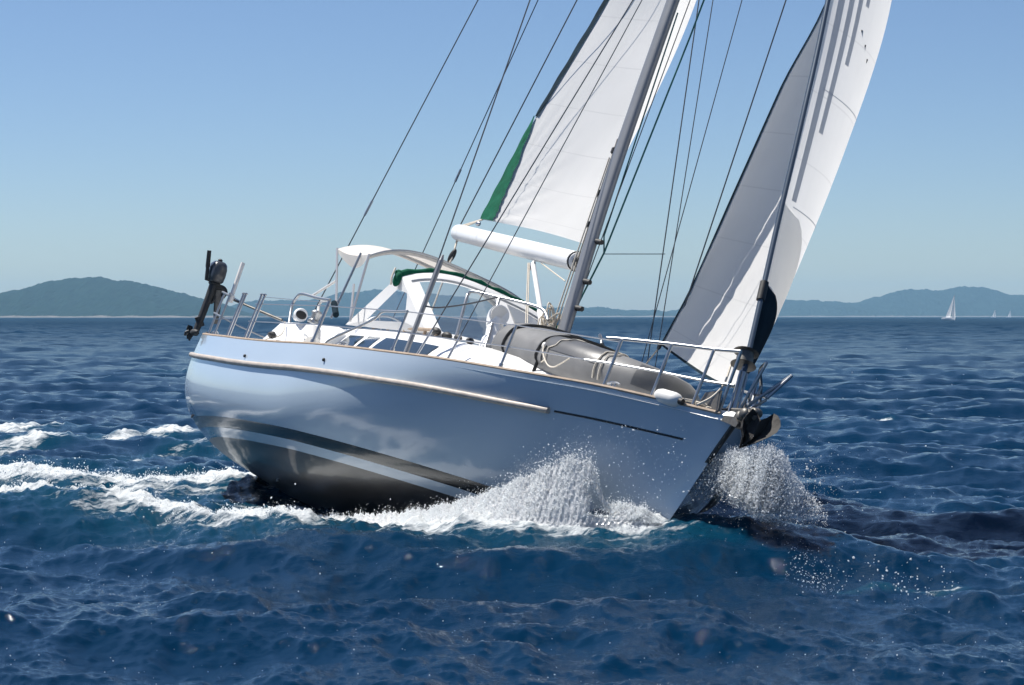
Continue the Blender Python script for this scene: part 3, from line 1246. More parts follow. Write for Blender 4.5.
stem_head = np.array([6.22, 0, 1.62])
foil = MB().tube(fcur, .026, 10, flat=1.3).build('forestay', M['foil'], yacht)
dr = at(745, 358, 0)
u_ = (fs[1] - fs[0]) / np.linalg.norm(fs[1] - fs[0])
drum = MB().tube([dr - u_ * .09, dr - u_ * .085, dr - u_ * .06, dr + u_ * .05, dr + u_ * .06, dr + u_ * .075], [.05, .13, .085, .085, .13, .05], 20).build('furling_drum', M['galv'], foil)
MB().tube([stem_head, fs[0] + u_ * .05], .03, 10).tube([stem_head + [.02, -.05, 0], fs[0] + [.0, -.04, 0]], .012, 8).tube([stem_head + [.02, .05, 0], fs[0] + [0, .04, 0]], .012, 8).build('stay_link', M['steel'], foil)
j0 = stay(2.95)
MB().tube([j0 - u_ * .09, j0 + u_ * .12], .045, 10).build('foil_joint', M['rubber'], foil)

clew_g = at(661, 345, 1.45)
lz = [clew_g, at(690, 290, 1.60), at(735, 190, 1.80), at(780, 90, 1.95), at(822, 12, 2.0)]
LZ = [p[2] for p in lz] + [10.5, 14.0, 16.6]
LX = [p[0] for p in lz] + [.95, .85, .75]
LY = [p[1] for p in lz] + [1.72, .95, .05]
NZg, NSg = 90, 44
tack = stay(2.14)
rows = []
for q in np.linspace(0, 1, NZg):
    q2 = q**1.15
    za = lerp(2.14, 16.6, q2)
    ze = lerp(clew_g[2], 16.6, q2)
    A = stay(za)
    Bp = np.array([float(cubic(ze, LZ, LX)), float(cubic(ze, LZ, LY)), ze])
    dep = float(cubic(q2, [0, .02, .08, .2, .33, .6, 1], [.05, .072, .105, .148, .175, .17, .08]))
    rows.append(section(A, Bp, dep, .35, NSg, LEE))
GR = np.array(rows)
# the foot hangs below the straight line from tack to clew
sf = np.linspace(0, 1, NSg)
for i in range(16):
    GR[i, :, 2] -= .22 * np.sin(np.pi * sf**.75) * (1 - i / 16)**1.5
dd = np.linalg.norm(GR - clew_g, axis=2)
ang = np.arctan2(GR[..., 2] - clew_g[2], GR[..., 0] - clew_g[0])
GR[..., 1] += (.008 * np.sin(ang * 30) + .005 * np.sin(ang * 53 + 1)) * np.exp(-((dd - 1.2) / 1.3)**2) * np.clip(dd * 2, 0, 1)
uu = np.linspace(0, 1, NSg)[None, :]
GR[..., 1] += .006 * np.sin(GR[..., 2] * 1.9 + uu * 4) * np.sin(np.pi * uu)
genoa = MB().grid(GR).build('genoa', M['sail'], yacht, 180)
grid_uv(genoa, NZg, NSg)


def sail_at(Gm, u, v):
    """point of a sail grid, u along the chord, v up the luff, both 0..1"""
    a, b = v * (Gm.shape[0] - 1), u * (Gm.shape[1] - 1)
    i, j = min(int(a), Gm.shape[0] - 2), min(int(b), Gm.shape[1] - 2)
    f, g_ = a - i, b - j
    return (Gm[i, j] * (1 - f) * (1 - g_) + Gm[i + 1, j] * f * (1 - g_) + Gm[i, j + 1] * (1 - f) * g_ + Gm[i + 1, j + 1] * f * g_)


def on_sail(Gm, uf, vs, off, m=8):
    rows = []
    for v in vs:
        u0, u1 = uf(v)
        r = [sail_at(Gm, u, v) for u in np.linspace(u0, u1, m)]
        ch = Gm[int(v * (Gm.shape[0] - 1)), -1] - Gm[int(v * (Gm.shape[0] - 1)), 0]
        t_ = np.gradient(np.array(r), axis=0)
        nr = np.cross(t_, [0.1, 0, 1.0])
        nr /= np.linalg.norm(nr, axis=1)[:, None]
        if nr[0] @ LEE < 0:
            nr = -nr
        rows.append(np.array(r) + nr * off)
    return np.array(rows)


# dark tack patch, green edge cloth on leech and foot, luff pads and draft stripes on the outer face
tp = on_sail(GR, lambda v: (.0, .30 * (max(0, 1 - (v / .092)**1.8))**.6 + .004), np.linspace(.0, .092, 26), .012, 12)
MB().grid(tp).build('tack_patch', M['navy'], genoa, 180)
q_ = on_sail(GR, lambda v: (.0, .34 * (max(0, 1 - (v / .165)**1.8))**.6 + .004), np.linspace(.0, .165, 26), .006, 12)
MB().grid(q_).build('corner_patch', M['sail'], genoa, 180)
mbx = MB()
for offs in (-.010,):
    mbx.grid(on_sail(GR, lambda v: (.985, 1.0), np.linspace(0, .97, 60), -.012, 4))
    mbx.grid(on_sail(GR, lambda v: (.0, 1.0), np.linspace(0, .0035, 3), -.010, 44))
mbx.build('leech_strip', M['navy'], genoa, 180)
for k_, (u0, v0) in enumerate(((.020, .17), (.050, .235), (.082, .30), (.114, .355))):
    MB().grid(on_sail(GR, lambda v, u0=u0: (u0, u0 + .017), np.linspace(v0, .93, 50), .010, 3)).build('luff_pad', M['pad'], genoa, 180)
for v0 in (.165, .27, .385, .52):
    MB().grid(on_sail(GR, lambda v: (.03, .75), np.linspace(v0, v0 + .0009, 2), .009, 26)).build('draft_stripe', M['pad'], genoa, 180)
for u in (.115, .15, .185):
    tl = MB()
    p = sail_at(GR, u, .335 - .25 * (u - .115)) + [0.012, .012, 0]
    tl.plate([p, p + [-.075, .05, -.03], p + [-.07, .05, .02]], .004)
    tl.build('telltale', M['rubber'], genoa, 0)


MB().tube(curve([clew_g, clew_g + [-.5, .05, -.5], np.array([-.6, 1.75, 1.45]), np.array([-2.2, 1.72, 1.5])], 30), .010, 6).build('genoa_sheet', M['rope'], yacht)
MB().ball(clew_g + [-.03, 0, -.02], .045, (1, .5, 1)).build('clew_ring', M['rubber'], genoa)

# ---- standing rigging
def wire(name, a, b, r, mat, par, mid=None):
    P = [np.asarray(a, float)] + ([np.asarray(mid, float)] if mid is not None else []) + [np.asarray(b, float)]
    return MB().tube(P, r, 6).build(name, mat, par)


cap_b = {-1: at(405, 355, -1.58), 1: at(679, 323, 1.55)}
cap_m = {-1: at(530, 0, -1.42), 1: at(786, 0, 1.42)}
for sgn in (-1, 1):
    base = cap_b[sgn]
    u = (cap_m[sgn] - base) / (cap_m[sgn] - base)[2]
    tip = base + u * (7.45 - base[2])
    base = base - u * max(0, base[2] - 1.42)
    tip2 = mast_pt(12.2) + [-.25, sgn * 1.0, .06]
    s = wire('shroud', base, tip, .0085, M['wire'], yacht)
    if sgn == -1:
        MB().tube([base, cap_b[-1], at(441, 261, -1.52)], .030, 10).tube([at(441, 261, -1.52), at(443, 255, -1.52)], [.030, .012], 10).build('shroud_sleeve', M['alu'], s)
    else:
        MB().tube([base, lerp(base, tip, .05)], .018, 8).build('turnbuckle', M['steel'], s)
    wire('shroud', tip, tip2, .0075, M['wire'], yacht)
    wire('shroud', tip2, mast_pt(17.2), .0075, M['wire'], yacht)
    for zz, tp in ((7.4, tip), (12.1, tip2)):
        MB().tube([mast_pt(zz), tp], [.05, .03], 8, flat=.5, up=(0, 0, 1)).build('spreader', M['alu'], mast)
for (px0, py0, y0), (px1, py1, y1), ye, r in (((415, 358, -1.52), (633, 0, -.62), -.07, .0075), ((447, 360, -1.32), (642, 0, -.60), -.07, .006),
                                              ((652, 330, 1.45), (699, 0, .62), .07, .0075), ((661, 330, 1.30), (713, 0, .80), .07, .006), ((662, 289, 1.40), (742, 0, 1.20), .9, .006)):
    a, b = at(px0, py0, y0), at(px1, py1, y1)
    u = (b - a) / (b - a)[1]
    e = a + u * (ye - y0)
    a = a - (b - a) / (b - a)[2] * max(0, a[2] - 1.45)
    s = wire('shroud', a, e, r, M['wire'], yacht)
    MB().tube([a, lerp(a, e, .05)], .015, 8).build('turnbuckle', M['steel'], s)
# split backstay
top = mast_pt(17.5) + [-.2, 0, 0]
for px0, py0, px1, py1, y0, y1 in ((320, 300, 478, 0, -1.1, -.72), (424, 250, 538, 0, 1.0, .62)):
    a, b = at(px0, py0, y0), at(px1, py1, y1)
    a0 = a + (a - b) / np.linalg.norm(b - a) * (.75 if y0 < 0 else 1.9)
    s = wire('backstay', a0, top, .008, M['wire'], yacht, b)
    c = lerp(a, b, .28)
    MB().tube([c, lerp(a, b, .33)], .017, 8).build('turnbuckle', M['steel'], s)
# topping lift, port side lines, flag halyard
e = at(577, 0, .40)
lift = wire('topping_lift', BOOM_B + [-.02, 0, .12], top, .009, M['wire'], yacht, e)
MB().tube([BOOM_B + d_ * -.05 + [0, 0, .10], clew_m], .014, 6).tube([BOOM_B + d_ * -.2 + [0, 0, .10], clew_m + [.03, 0, 0]], .012, 6).build('outhaul', M['rope'], boom)
MB().ball(clew_m + [-.08, 0, -.06], .05, (1.3, .6, .7)).build('outhaul_block', M['steel'], boom)
gl = MB().tube([at(576, 308, .15), at(604, 253, .2), at(690, 37, .35), at(704, 0, .36), at(704, 0, .36) + (at(704, 0, .36) - at(690, 37, .35)) * 22], .011, 6)
gl.tube([at(604, 253, .2), at(604, 236, .19), mast_pt(6.5) + [.12, .06, 0]], .009, 6)
gl.build('green_halyard', M['grn_line'], yacht)
wire('flag_line', at(604, 254, .2), at(665, 254, 1.35), .005, M['wire'], yacht)
wire('spinnaker_halyard', at(576, 308, .15), mast_pt(9.0) + [.12, .2, 0], .006, M['wire'], yacht)


# ---- deck hardware: stanchions, lifelines, pulpit, pushpit
def edge(x, sgn=-1, dz=0.0, inn=.07):
    t = t_at_x(x)
    return np.array([x, sgn * (float(hb(t)) - inn), float(sheer_z(t)) + .01 + dz])


HT = .50
HP = .62
ST_X = (1.9, 3.75)
for sgn in (-1, 1):
    for x in ST_X:
        b = edge(x, sgn)
        o = MB().tube([b, b + [0, 0, HT]], .0145, 10).build('stanchion', M['steel'], yacht)
        MB().tube([b, b + [0, 0, .07]], .024, 10).build('stanchion_base', M['steel'], o)
    # curved gate rail beside the chainplates
    a, b = edge(.15, sgn), edge(1.35, sgn)
    gp = curve([a, a + [.18, 0, .10], b + [-.25, 0, HT - .14], b + [0, 0, HT - .03], b + [.4, 0, HT - .02], b + [.8, 0, HT - .01]], 30)
    MB().tube(gp, .0145, 8).build('gate_rail', M['steel'], yacht)
    b = edge(-.25, sgn)
    o = MB().tube([b, b + [.03, 0, HT + .06]], .021, 10).build('stanchion', M['steel'], yacht)
    MB().tube([b, b + [0, 0, .07]], .03, 10).build('stanchion_base', M['steel'], o)
    up, lo = [], []
    for x in (-3.3, -.25, 1.9, 3.75, 5.0):
        up.append(edge(x, sgn, HT))
        lo.append(edge(x, sgn, HT * .52))
    for q, P in enumerate((up, lo)):
        MB().tube(P, .0065, 6).build('lifeline', M['steel'], yacht)
# pulpit
PX = (5.0, 5.5, 5.9)
pul = MB()
topl = []
for sgn in (-1, 1):
    rail = [edge(x, sgn, HT + .02 + .10 * (x - 4.9)) for x in (4.85, 5.0, 5.5, 5.9)]
    rail[0][2] -= .0
    nose = np.array([6.28, sgn * .12, 2.25])
    topl.append(curve(rail + [nose + [-.05, sgn * .03, 0]], 30))
    mid = [edge(x, sgn, HT * .52 + .03 * (x - 4.9)) for x in (4.7, 5.0, 5.5, 5.9)]
    pul.tube(curve(mid + [np.array([6.22, sgn * .09, 1.92])], 24), .0125, 8)
    pul.tube([nose + [-.05, sgn * .03, 0], np.array([6.12, sgn * .09, 1.63])], .0165, 10)
for P in topl:
    pul.tube(P, .0185, 10)
pulpit = pul.build('pulpit', M['steel'], yacht)
for sgn in (-1, 1):
    for x in PX:
        b = edge(x, sgn)
        MB().tube([b, b + [.02, 0, HT + .01 + .10 * (x - 4.9)]], .0165, 10).build('pulpit_leg', M['steel'], pulpit)
# pushpit: gate posts, rails round the quarter and across the stern
pp = MB()
posts = ((-4.62, 0), (-4.50, 0), (-3.62, 0), (-3.44, 0))
q0 = edge(-6.0, -1, HP + .02, .06)
q1 = edge(-6.0, 1, HP + .02, .06)
rail = curve([edge(-5.2, -1, HP - .02, .06), q0, np.array([-6.35, -1.3, 2.06]), np.array([-6.40, 0, 2.06]), np.array([-6.35, 1.3, 2.06]), q1, edge(-5.2, 1, HP - .02, .06)], 48)
pp.tube(rail, .0155, 8)
rail2 = rail.copy()
rail2[:, 2] -= .31
pp.tube(rail2, .0135, 8)
pushpit = pp.build('pushpit', M['steel'], yacht)
for sgn in (-1, 1):
    for x in (-5.95, -5.2, -4.22, -4.06, -3.15, -2.98):
        b = edge(x, sgn)
        MB().tube([b, b + [.0, 0, HP]], .0155, 8).ball(b + [0, 0, HP + .01], .026, (1, 1, .6), 10, 6).build('pushpit_leg', M['steel'], pushpit)
MB().tube([edge(-2.98, -1, HP - .02), edge(-.25, -1, HT + .04)], .004, 6).build('gate_line', M['steel'], pushpit)
MB().tube([edge(-5.95, -1, HT * .5), edge(-4.22, -1, HT * .55)], .0065, 6).build('lifeline', M['steel'], pushpit)
MB().tube([edge(-6.1, -1), edge(-6.1, -1, .05)], [.05, .035], 12).build('stern_light', M['rubber'], pushpit)
an = np.array(at(231, 298, -1.72))
MB().tube([an, at(243, 263, -1.72)], .030, 10).tube([an - [0, 0, .06], an + [0, 0, .04]], .045, 10).build('antenna', M['cream'], pushpit)
MB().tube([at(229, 298, -1.72), at(282, 320, -1.2)], .016, 8).build('boarding_pole', M['galv'], pushpit)
# hoop of tube round the helm, at the cockpit's starboard side
MB().tube(curve([at(289, 324, -1.45), at(292, 306, -1.45), at(297, 297, -1.45), at(303, 294, -1.45), at(318, 298, -1.4), at(330, 300, -1.4)], 40), .021, 10).build('helm_hoop', M['steel'], yacht)
MB().tube(curve([at(318, 316, -1.0), at(319, 306, -1.0), at(322, 301, -1.0), at(330, 300, -1.0)], 20), .02, 8).build('helm_hoop', M['cream'], yacht)
MB().tube([at(334, 303, -1.5), at(336, 315, -1.5)], .04, 12).build('winch_cover', M['navy'], yacht)

# granny bars by the mast, dorade vent
for y0, sgn in ((-.72, 1),):
    gb = curve([at(455, 341, -.95), at(466, 300, -.95), at(468.5, 294, -.93), at(474, 291.5, -.90), at(498, 297, -.72), at(520, 302, -.55), at(538, 307, -.42), at(545, 312, -.38), at(548, 320, -.36)], 50)
    gbo = MB().tube(gb, .019, 10).build('granny_bar', M['steel'], yacht)
    MB().tube([at(485, 348, -.85), at(499.5, 297.5, -.71)], .019, 10).build('granny_bar_leg', M['steel'], gbo)
    g2 = gb * [1, -1, 1]
    gbo = MB().tube(g2, .019, 10).build('granny_bar', M['steel'], yacht)
# the black line that swoops from the shroud sleeve to the bar
MB().tube(curve([at(424, 306, -1.55), at(440, 307.5, -1.4), at(470, 303.5, -1.1), at(498, 297, -.75)], 24), .010, 6).build('control_line', M['wire'], yacht)
v0 = at(490, 349, -.72)
v1 = at(495.5, 321, -.72)
ax = (v1 - v0) / np.linalg.norm(v1 - v0)
dv = MB().tube([v0 - ax * .03, v0 + ax * .12, v0 + ax * .16, v1 - ax * .06], [.135, .115, .085, .088], 16)
elbow = curve([v1 - ax * .07, v1 + ax * .02, v1 + ax * .07 + [.03, 0, 0], v1 + ax * .085 + [.11, -.01, -.005]], 16)
dv.tube(elbow, np.linspace(.10, .12, len(elbow)), 16)
dor = dv.build('dorade_vent', M['white'], yacht)
MB().tube([np.array(elbow[-1]) - [.02, 0, 0], np.array(elbow[-1]) + [.006, 0, 0]], .105, 16).build('vent_mouth', M['cream'], dor)
for px, py, y in ((470, 341, -.95), (458, 338, -.98), (447, 336, -1.0), (436, 331.5, -1.1)):
    MB().ball(at(px, py, y), .07 if px < 450 else .055, (1.5, .8, .7)).build('rope_clutch', M['rubber'], coach)
# side-deck cleats
for x, sgn in ((.55, -1), (5.05, -1), (-5.6, -1), (5.05, 1)):
    c = edge(x, sgn, .07, .12)
    MB().tube([c + [-.15, 0, .0], c + [-.07, 0, .012], c + [.07, 0, .012], c + [.15, 0, .0]], [.01, .016, .016, .01], 8).cyl(c + [-.04, 0, -.07], c + [-.04, 0, .01], .014).cyl(c + [.04, 0, -.07], c + [.04, 0, .01], .014).build('mooring_cleat', M['steel'], yacht)

# bow roller, bow step frame, lines on the foredeck
br = MB()
for y in (-.09, .09):
    br.plate([(5.85, y, 1.61), (6.50, y, 1.60), (6.60, y, 1.54), (6.58, y, 1.50), (6.3, y, 1.54), (5.9, y, 1.57)], .012, (0, 1, 0))
    br.plate([(5.72, y * 1.6, 1.64), (5.80, y * 1.6, 1.80), (6.12, y * 1.6, 1.84), (6.2, y * 1.6, 1.66), (6.2, y * 1.6, 1.60), (5.74, y * 1.6, 1.58)], .012, (0, 1, 0))
br.cyl((6.53, -.09, 1.54), (6.53, .09, 1.54), .04, n=12)
br.build('bow_roller', M['galv'], yacht)
stp = MB()
A1, A2, A3, A4 = at(738, 412, .12), at(792, 375.5, .45), at(767, 398, .30), at(743, 391, .30)
stp.tube([A1, lerp(A1, A2, .5), A2], .017, 8).tube([A2, A3], .017, 8).tube([A4, A3], .028, 8, flat=.5).tube([at(746, 411, .22), A3 + [0, 0, -.02]], .014, 8)
stp.tube([at(756, 388, .3), at(752, 402, .25)], .016, 8)
stp.build('bow_step', M['steel'], yacht)


# ---- sprayhood: canvas arch, clear front and side windows, rolled green edge
def arch(x, y, z, hw, zc, e=2.4, n=31, z0=None):
    s = np.linspace(-1, 1, n)
    return np.stack([np.full(n, x), s * hw, z + (zc - z) * (1 - np.abs(s)**e)], -1)


AFT = arch(-1.05, 0, 2.58, 1.26, 2.90, 3.0)
FRO = arch(-.88, 0, 2.50, 1.24, 2.80, 3.0)
LOW = np.array([[.62 - .55 * abs(s)**3.0, s * 1.06, 1.93 + .10 * (1 - s * s)] for s in np.linspace(-1, 1, 31)])
sh = MB()
mid1 = (AFT + FRO) / 2 + [0, 0, .02]
sh.grid(np.array([AFT, mid1, FRO]))
# canvas border round the front windows
def between(a, b, f):
    return a + (b - a) * f


R0 = between(FRO, LOW, .04)
R1 = between(FRO, LOW, .93)
sh.grid(np.array([FRO, R0]))
sh.grid(np.array([R1, LOW]))
SEG = [(0, 2), (14, 16), (28, 30)]
for a, b in SEG:
    sh.grid(np.array([R0[a:b + 1], R1[a:b + 1]]))
hood = None
side_clear = []
for sgn in (-1, 1):
    k = np.array([1, sgn, 1])
    ta, tf, lf, la = np.array([-1.05, 1.26, 2.60]), np.array([-.88, 1.24, 2.50]), np.array([.07, 1.06, 1.93]), np.array([-2.42, 1.24, 1.92])
    # side panel: triangle from the aft foot to the arch, with a clear pane let in
    P0 = [la, lerp(la, ta, .5) + [.05, .02, .06], ta, tf, lf, lerp(lf, la, .5)]
    c0 = np.mean(P0, 0)
    pane = [lerp(la, np.array([-.55, 1.2, 2.0]), .36) + [0, 0, .05], np.array([-1.05, 1.225, 2.42]), np.array([-.72, 1.20, 2.38]), np.array([-.52, 1.17, 2.02])]
    def q4(a, b, c, d, n=6, m=6):
        return np.array([[lerp(lerp(a, b, u), lerp(d, c, u), v) for u in np.linspace(0, 1, m)] for v in np.linspace(0, 1, n)]) * k
    pa, pb, pc, pd = pane
    fl = sgn == 1
    sh.grid(q4(la, ta, pb, pa), flip=fl)
    sh.grid(q4(ta, tf, pc, pb), flip=fl)
    sh.grid(q4(tf, lf, pd, pc), flip=fl)
    sh.grid(q4(lf, la, pa, pd), flip=fl)
    side_clear.append(q4(pa, pb, pc, pd))
hood = sh.build('sprayhood', M['hoodc'], yacht, 60)
for a, b in ((2, 14), (16, 28)):
    MB().grid(np.array([between(R0, R1, f)[a:b + 1] + np.array([.02 * math.sin(np.pi * f), 0, .015 * math.sin(np.pi * f)]) for f in np.linspace(0, 1, 7)])).build('windscreen_pane', M['vinyl'], hood, 180)
for g_ in side_clear:
    MB().grid(g_).build('side_pane', M['vinyl'], hood, 180)
jit = np.array([[0, 0, .010 * math.sin(i * 1.7)] for i in range(31)])
rr_ = .030 + .008 * np.abs(np.linspace(-1, 1, 31))**6 * 3 + .004 * np.sin(np.arange(31) * 2.2)
MB().tube(AFT + jit + [-.01, 0, .01], rr_, 10).build('rolled_flap', M['green'], hood, 60)
c = AFT[0] + [.02, -.02, -.05]
MB().ball(c, .065, (1.0, .8, 1.5)).ball(c + [-.05, 0, .08], .055, (1.3, .8, .8)).build('rolled_flap_end', M['green'], hood)
MB().tube([c + [-.05, -.06, .12], c + [.03, -.09, .0], c + [.05, -.07, -.10]], .014, 6).build('flap_tie', M['rope'], hood)
MB().tube(FRO[1:-1] + [.01, 0, .0], .014, 8).build('hood_hoop', M['steel'], hood)

# ---- bimini: shallow canvas canopy on steel hoops
BF = arch(-2.25, 0, 2.84, 1.34, 3.17, 3.6)
BA = arch(-3.62, 0, 2.93, 1.34, 3.24, 3.6)
rows = [BF + [0, 0, -.07], BF]
for f in np.linspace(.12, 1, 9):
    rows.append(lerp(BF, BA, f) + [0, 0, -.05 * math.sin(np.pi * f)])
rows.append(BA + [0, 0, -.06])
bim = MB().grid(np.array(rows)).build('bimini_canopy', M['canvas'], yacht, 60)
# scalloped side valance that hangs between the hoops
for sgn in (-1, 1):
    fs_ = np.linspace(0, 1, 16)
    P0 = np.array([lerp(BF[0 if sgn < 0 else -1], BA[0 if sgn < 0 else -1], f) for f in fs_])
    P0[:, 2] -= .05 * np.sin(np.pi * fs_)
    P1 = P0.copy()
    P1[:, 2] -= .015 + .12 * np.sin(np.pi * fs_)**.8
    P1[:, 1] += -sgn * .10 * np.sin(np.pi * fs_)
    MB().grid(np.array([P0, (P0 + P1) / 2, P1])).build('side_valance', M['sail'], bim, 180)
for a, mid, name in ((BF, None, 'f'), (BA, None, 'a')):
    MB().tube(a + [0, 0, -.02], .0155, 8).build('canopy_hoop', M['steel'], bim)
for sgn in (-1, 1):
    k = np.array([1, -sgn, 1])
    ft = at(336, 309, -1.45)
    ff = at(350, 321, -1.4)
    for a, b in ((ft, BA[0]), (ff, BF[0]), (at(350.5, 319, -1.38), lerp(BF[0], BA[0], .1) + [0, .0, -.42]), (at(331, 318, -1.40), lerp(BA[0], BF[0], .75))):
        MB().tube([np.asarray(a) * k, np.asarray(b) * k], .0165, 8).build('canopy_pole', M['steel'], bim)
    a, b = at(312, 296, -1.4), at(336, 281, -1.38)
    MB().tube([a * k, b * k], .017, 8).build('canopy_brace', M['cream'], bim)


# ------------------------------------------------------------------ upturned inflatable dinghy lashed on the foredeck
DB = (3.1, 0, 1.75)
dinghy = thing('inflatable_dinghy', 'upturned grey inflatable dinghy lashed down on the foredeck', 'dinghy', DB)
zt = lambda x: 2.00 - .075 * (x - 1.6)
path = [(1.40, -.56, zt(1.4)), (1.75, -.58, zt(1.75)), (2.6, -.60, zt(2.6)), (3.4, -.58, zt(3.4)), (4.0, -.46, zt(4.0)), (4.42, -.22, zt(4.4) - .0), (4.52, 0, zt(4.5)),
        (4.42, .22, zt(4.4)), (4.0, .46, zt(4.0)), (3.4, .58, zt(3.4)), (2.6, .60, zt(2.6)), (1.75, .58, zt(1.75)), (1.40, .56, zt(1.4))]
pc_ = curve(path, 96)
n_ = len(pc_)
ee = np.minimum(np.arange(n_), np.arange(n_)[::-1])
rad = .235 * np.clip((ee + 1.5) / 7, .12, 1)**.5
tube_o = MB().tube(pc_, rad, 20).build('buoyancy_tube', M['hypalon'], dinghy, 70)
# dark rubbing band along the outside of the tube
rows = []
for a in np.linspace(-.40, .40, 5):
    T_ = np.gradient(pc_, axis=0)
    T_ /= np.linalg.norm(T_, axis=1)[:, None]
    out = np.cross(T_, [0, 0, 1.0])
    rows.append(pc_ + (out * math.cos(a) + np.array([0, 0, 1]) * math.sin(a)) * (rad[:, None] + .005))
# dark patch on the forward half of the tube's upper side
def tube_patch(i0, i1, a0, a1, off, name, mat):
    rows = []
    T_ = np.gradient(pc_, axis=0)
    T_ /= np.linalg.norm(T_, axis=1)[:, None]
    out = np.cross(T_, [0, 0, 1.0])
    for a in np.linspace(a0, a1, 9):
        rows.append((pc_ + (out * math.cos(a) + np.array([0, 0, 1]) * math.sin(a)) * (rad[:, None] + off))[i0:i1])
    MB().grid(np.array(rows)).build(name, mat, tube_o, 180)


tube_patch(int(n_ * .20), int(n_ * .36), .15, 1.9, .005, 'shade_patch', M['hypalon_dark'])  # dark patch standing in for the cloth edge's shadow on the tube
tube_patch(int(n_ * .42), int(n_ * .58), -.2, 1.0, .005, 'bow_patch', M['hypalon_dark'])
# floor and transom cloth drawn over the after half
rows = []
for x in np.linspace(1.36, 3.12, 30):
    e = np.clip((x - 1.36) / .30, 0, 1)
    e = math.sqrt(max(1e-4, 1 - (1 - e)**2))
    w, hgt = .84 * (.72 + .28 * e), (.40 - .05 * (x - 1.4)) * (.25 + .75 * e)
    zb = zt(x) - .02
    r = []
    for a in np.linspace(-.35, np.pi + .35, 33):
        s_, c_ = math.sin(a), math.cos(a)
        r.append((x + .015 * math.sin(a * 9), -w * math.copysign(abs(c_)**.85, c_), zb + (hgt if s_ > 0 else .26) * math.copysign(abs(s_)**.8, s_) + .006 * math.sin(x * 14 + a * 3)))
    rows.append(r)
cov = np.array(rows)
mb = MB().grid(cov)
mb.f.append(tuple(range(33)))
floor = mb.build('floor_cloth', M['hypalon'], dinghy, 60)
rows = []
for x in np.linspace(3.0, 4.2, 14):
    f = (x - 3.0) / 1.2
    hw = .52 * (1 - f**2.2) + .04
    rows.append([(x, y, zt(x) + .12 * (1 - f) + .10 * (1 - (y / .56)**2) - .05) for y in np.linspace(-hw, hw, 11)])
MB().grid(np.array(rows)).build('floor_panel', M['hypalon_dark'], dinghy, 60)
for k, x in enumerate((1.98, 3.05)):
    i = int((x - 1.36) / (3.12 - 1.36) * 29)
    P = cov[i] * [1, 1.012, 1] + [0, 0, .012]
    P = np.vstack([[P[0] + [0, 0, -.12]], P, [P[-1] + [0, 0, -.12]]])
    MB().tube(P, .022, 6, flat=.5).build('lashing_strap', M['rubber'], dinghy)
for x0, x1 in ((3.15, 3.5), (4.05, 4.12), (4.1, 4.2)):
    P = []
    for a in np.linspace(-.5, 1.9, 14):
        x = lerp(x0, x1, (a + .5) / 2.4)
        i = int(np.argmin(np.abs(pc_[:n_ // 2, 0] - x)))
        T_ = pc_[i + 1] - pc_[i]
        out = np.cross(T_ / np.linalg.norm(T_), [0, 0, 1.0])
        P.append(pc_[i] + (out * math.cos(a) + np.array([0, 0, 1]) * math.sin(a)) * (rad[i] + .012))
    MB().tube(curve(P, 40), .008, 6).build('lashing_rope', M['rope'], dinghy)
MB().tube(curve([at(544, 345, -.86), at(543, 353, -.88), at(547, 364, -.9), at(553, 367, -.95), at(560, 364, -.95), at(570, 358, -.92)], 30), .008, 6).build('grab_line', M['rope'], dinghy)
MB().ball(at(544, 345, -.85), .035, (1, .6, 1)).build('grab_eye', M['cream'], dinghy)

# ------------------------------------------------------------------ outboard motor on the quarter rail
OB = at(214, 292, -2.03)
mot = thing('outboard_motor', 'black outboard motor clamped upright on the stern rail', 'outboard motor', OB)
Y0 = -2.05
def ob(px, py, y=Y0):
    return at(px, py, -6.42 + (y - Y0), 0)
c = ob(217.5, 272)
up = (ob(220, 262) - ob(213, 290)); up /= np.linalg.norm(up)
sdv = np.array([0, 1.0, 0]); sdv -= up * (sdv @ up); sdv /= np.linalg.norm(sdv)
fw = np.cross(sdv, up)
Rm = np.stack([fw, sdv, up], 1)
mb = MB()
rings = []
for h, a, b in ((-.15, .10, .085), (-.13, .135, .10), (-.05, .155, .112), (.05, .155, .112), (.11, .135, .10), (.145, .09, .07), (.155, .02, .02)):
    th = np.linspace(0, 2 * np.pi, 24, endpoint=False)
    ex = 2 / 3.2
    rings.append(np.stack([a * np.sign(np.cos(th)) * np.abs(np.cos(th))**ex, b * np.sign(np.sin(th)) * np.abs(np.sin(th))**ex, np.full(24, h)], -1) @ Rm.T + c)
mb.grid(np.array(rings), closed_v=True)
mb.f.append(tuple(range(24)))
cowl = mb.build('engine_cowl', M['motor'], mot, 50)
mb = MB()
P = []
for h in np.linspace(-.06, .10, 6):
    P.append([np.array([fx, -.116 - .004, h]) @ Rm.T + c for fx in np.linspace(-.10, .02, 6)])
mb.grid(np.array(P)).build('cowl_panel', M['motor_light'], cowl)
MB().ball(c + up * .165, .04, (1.3, .8, .6)).build('fuel_cap', M['rubber'], cowl)
MB().box(c - up * .17, (.16, .15, .05), .02, Rm).build('engine_tray', M['rubber'], mot)
s0, s1 = ob(213.5, 285), ob(196, 331)
leg = MB().tube([s0, lerp(s0, s1, .3), lerp(s0, s1, .62), s1], [.060, .052, .05, .046], 12, flat=1.3).build('drive_leg', M['rubber'], mot)
MB().tube([lerp(s0, s1, .76) + [0, -.05, .03], lerp(s0, s1, .84) + [0, .05, -.02]], [.05, .05], 10).build('anode_plate', M['rubber'], leg)
g = ob(194.5, 332.5)
MB().tube([g + [-.16, .0, -.01], g + [-.08, 0, 0], g + [.06, 0, 0], g + [.14, 0, .01]], [.015, .045, .05, .02], 12).build('gearcase', M['rubber'], leg)
pr = MB()
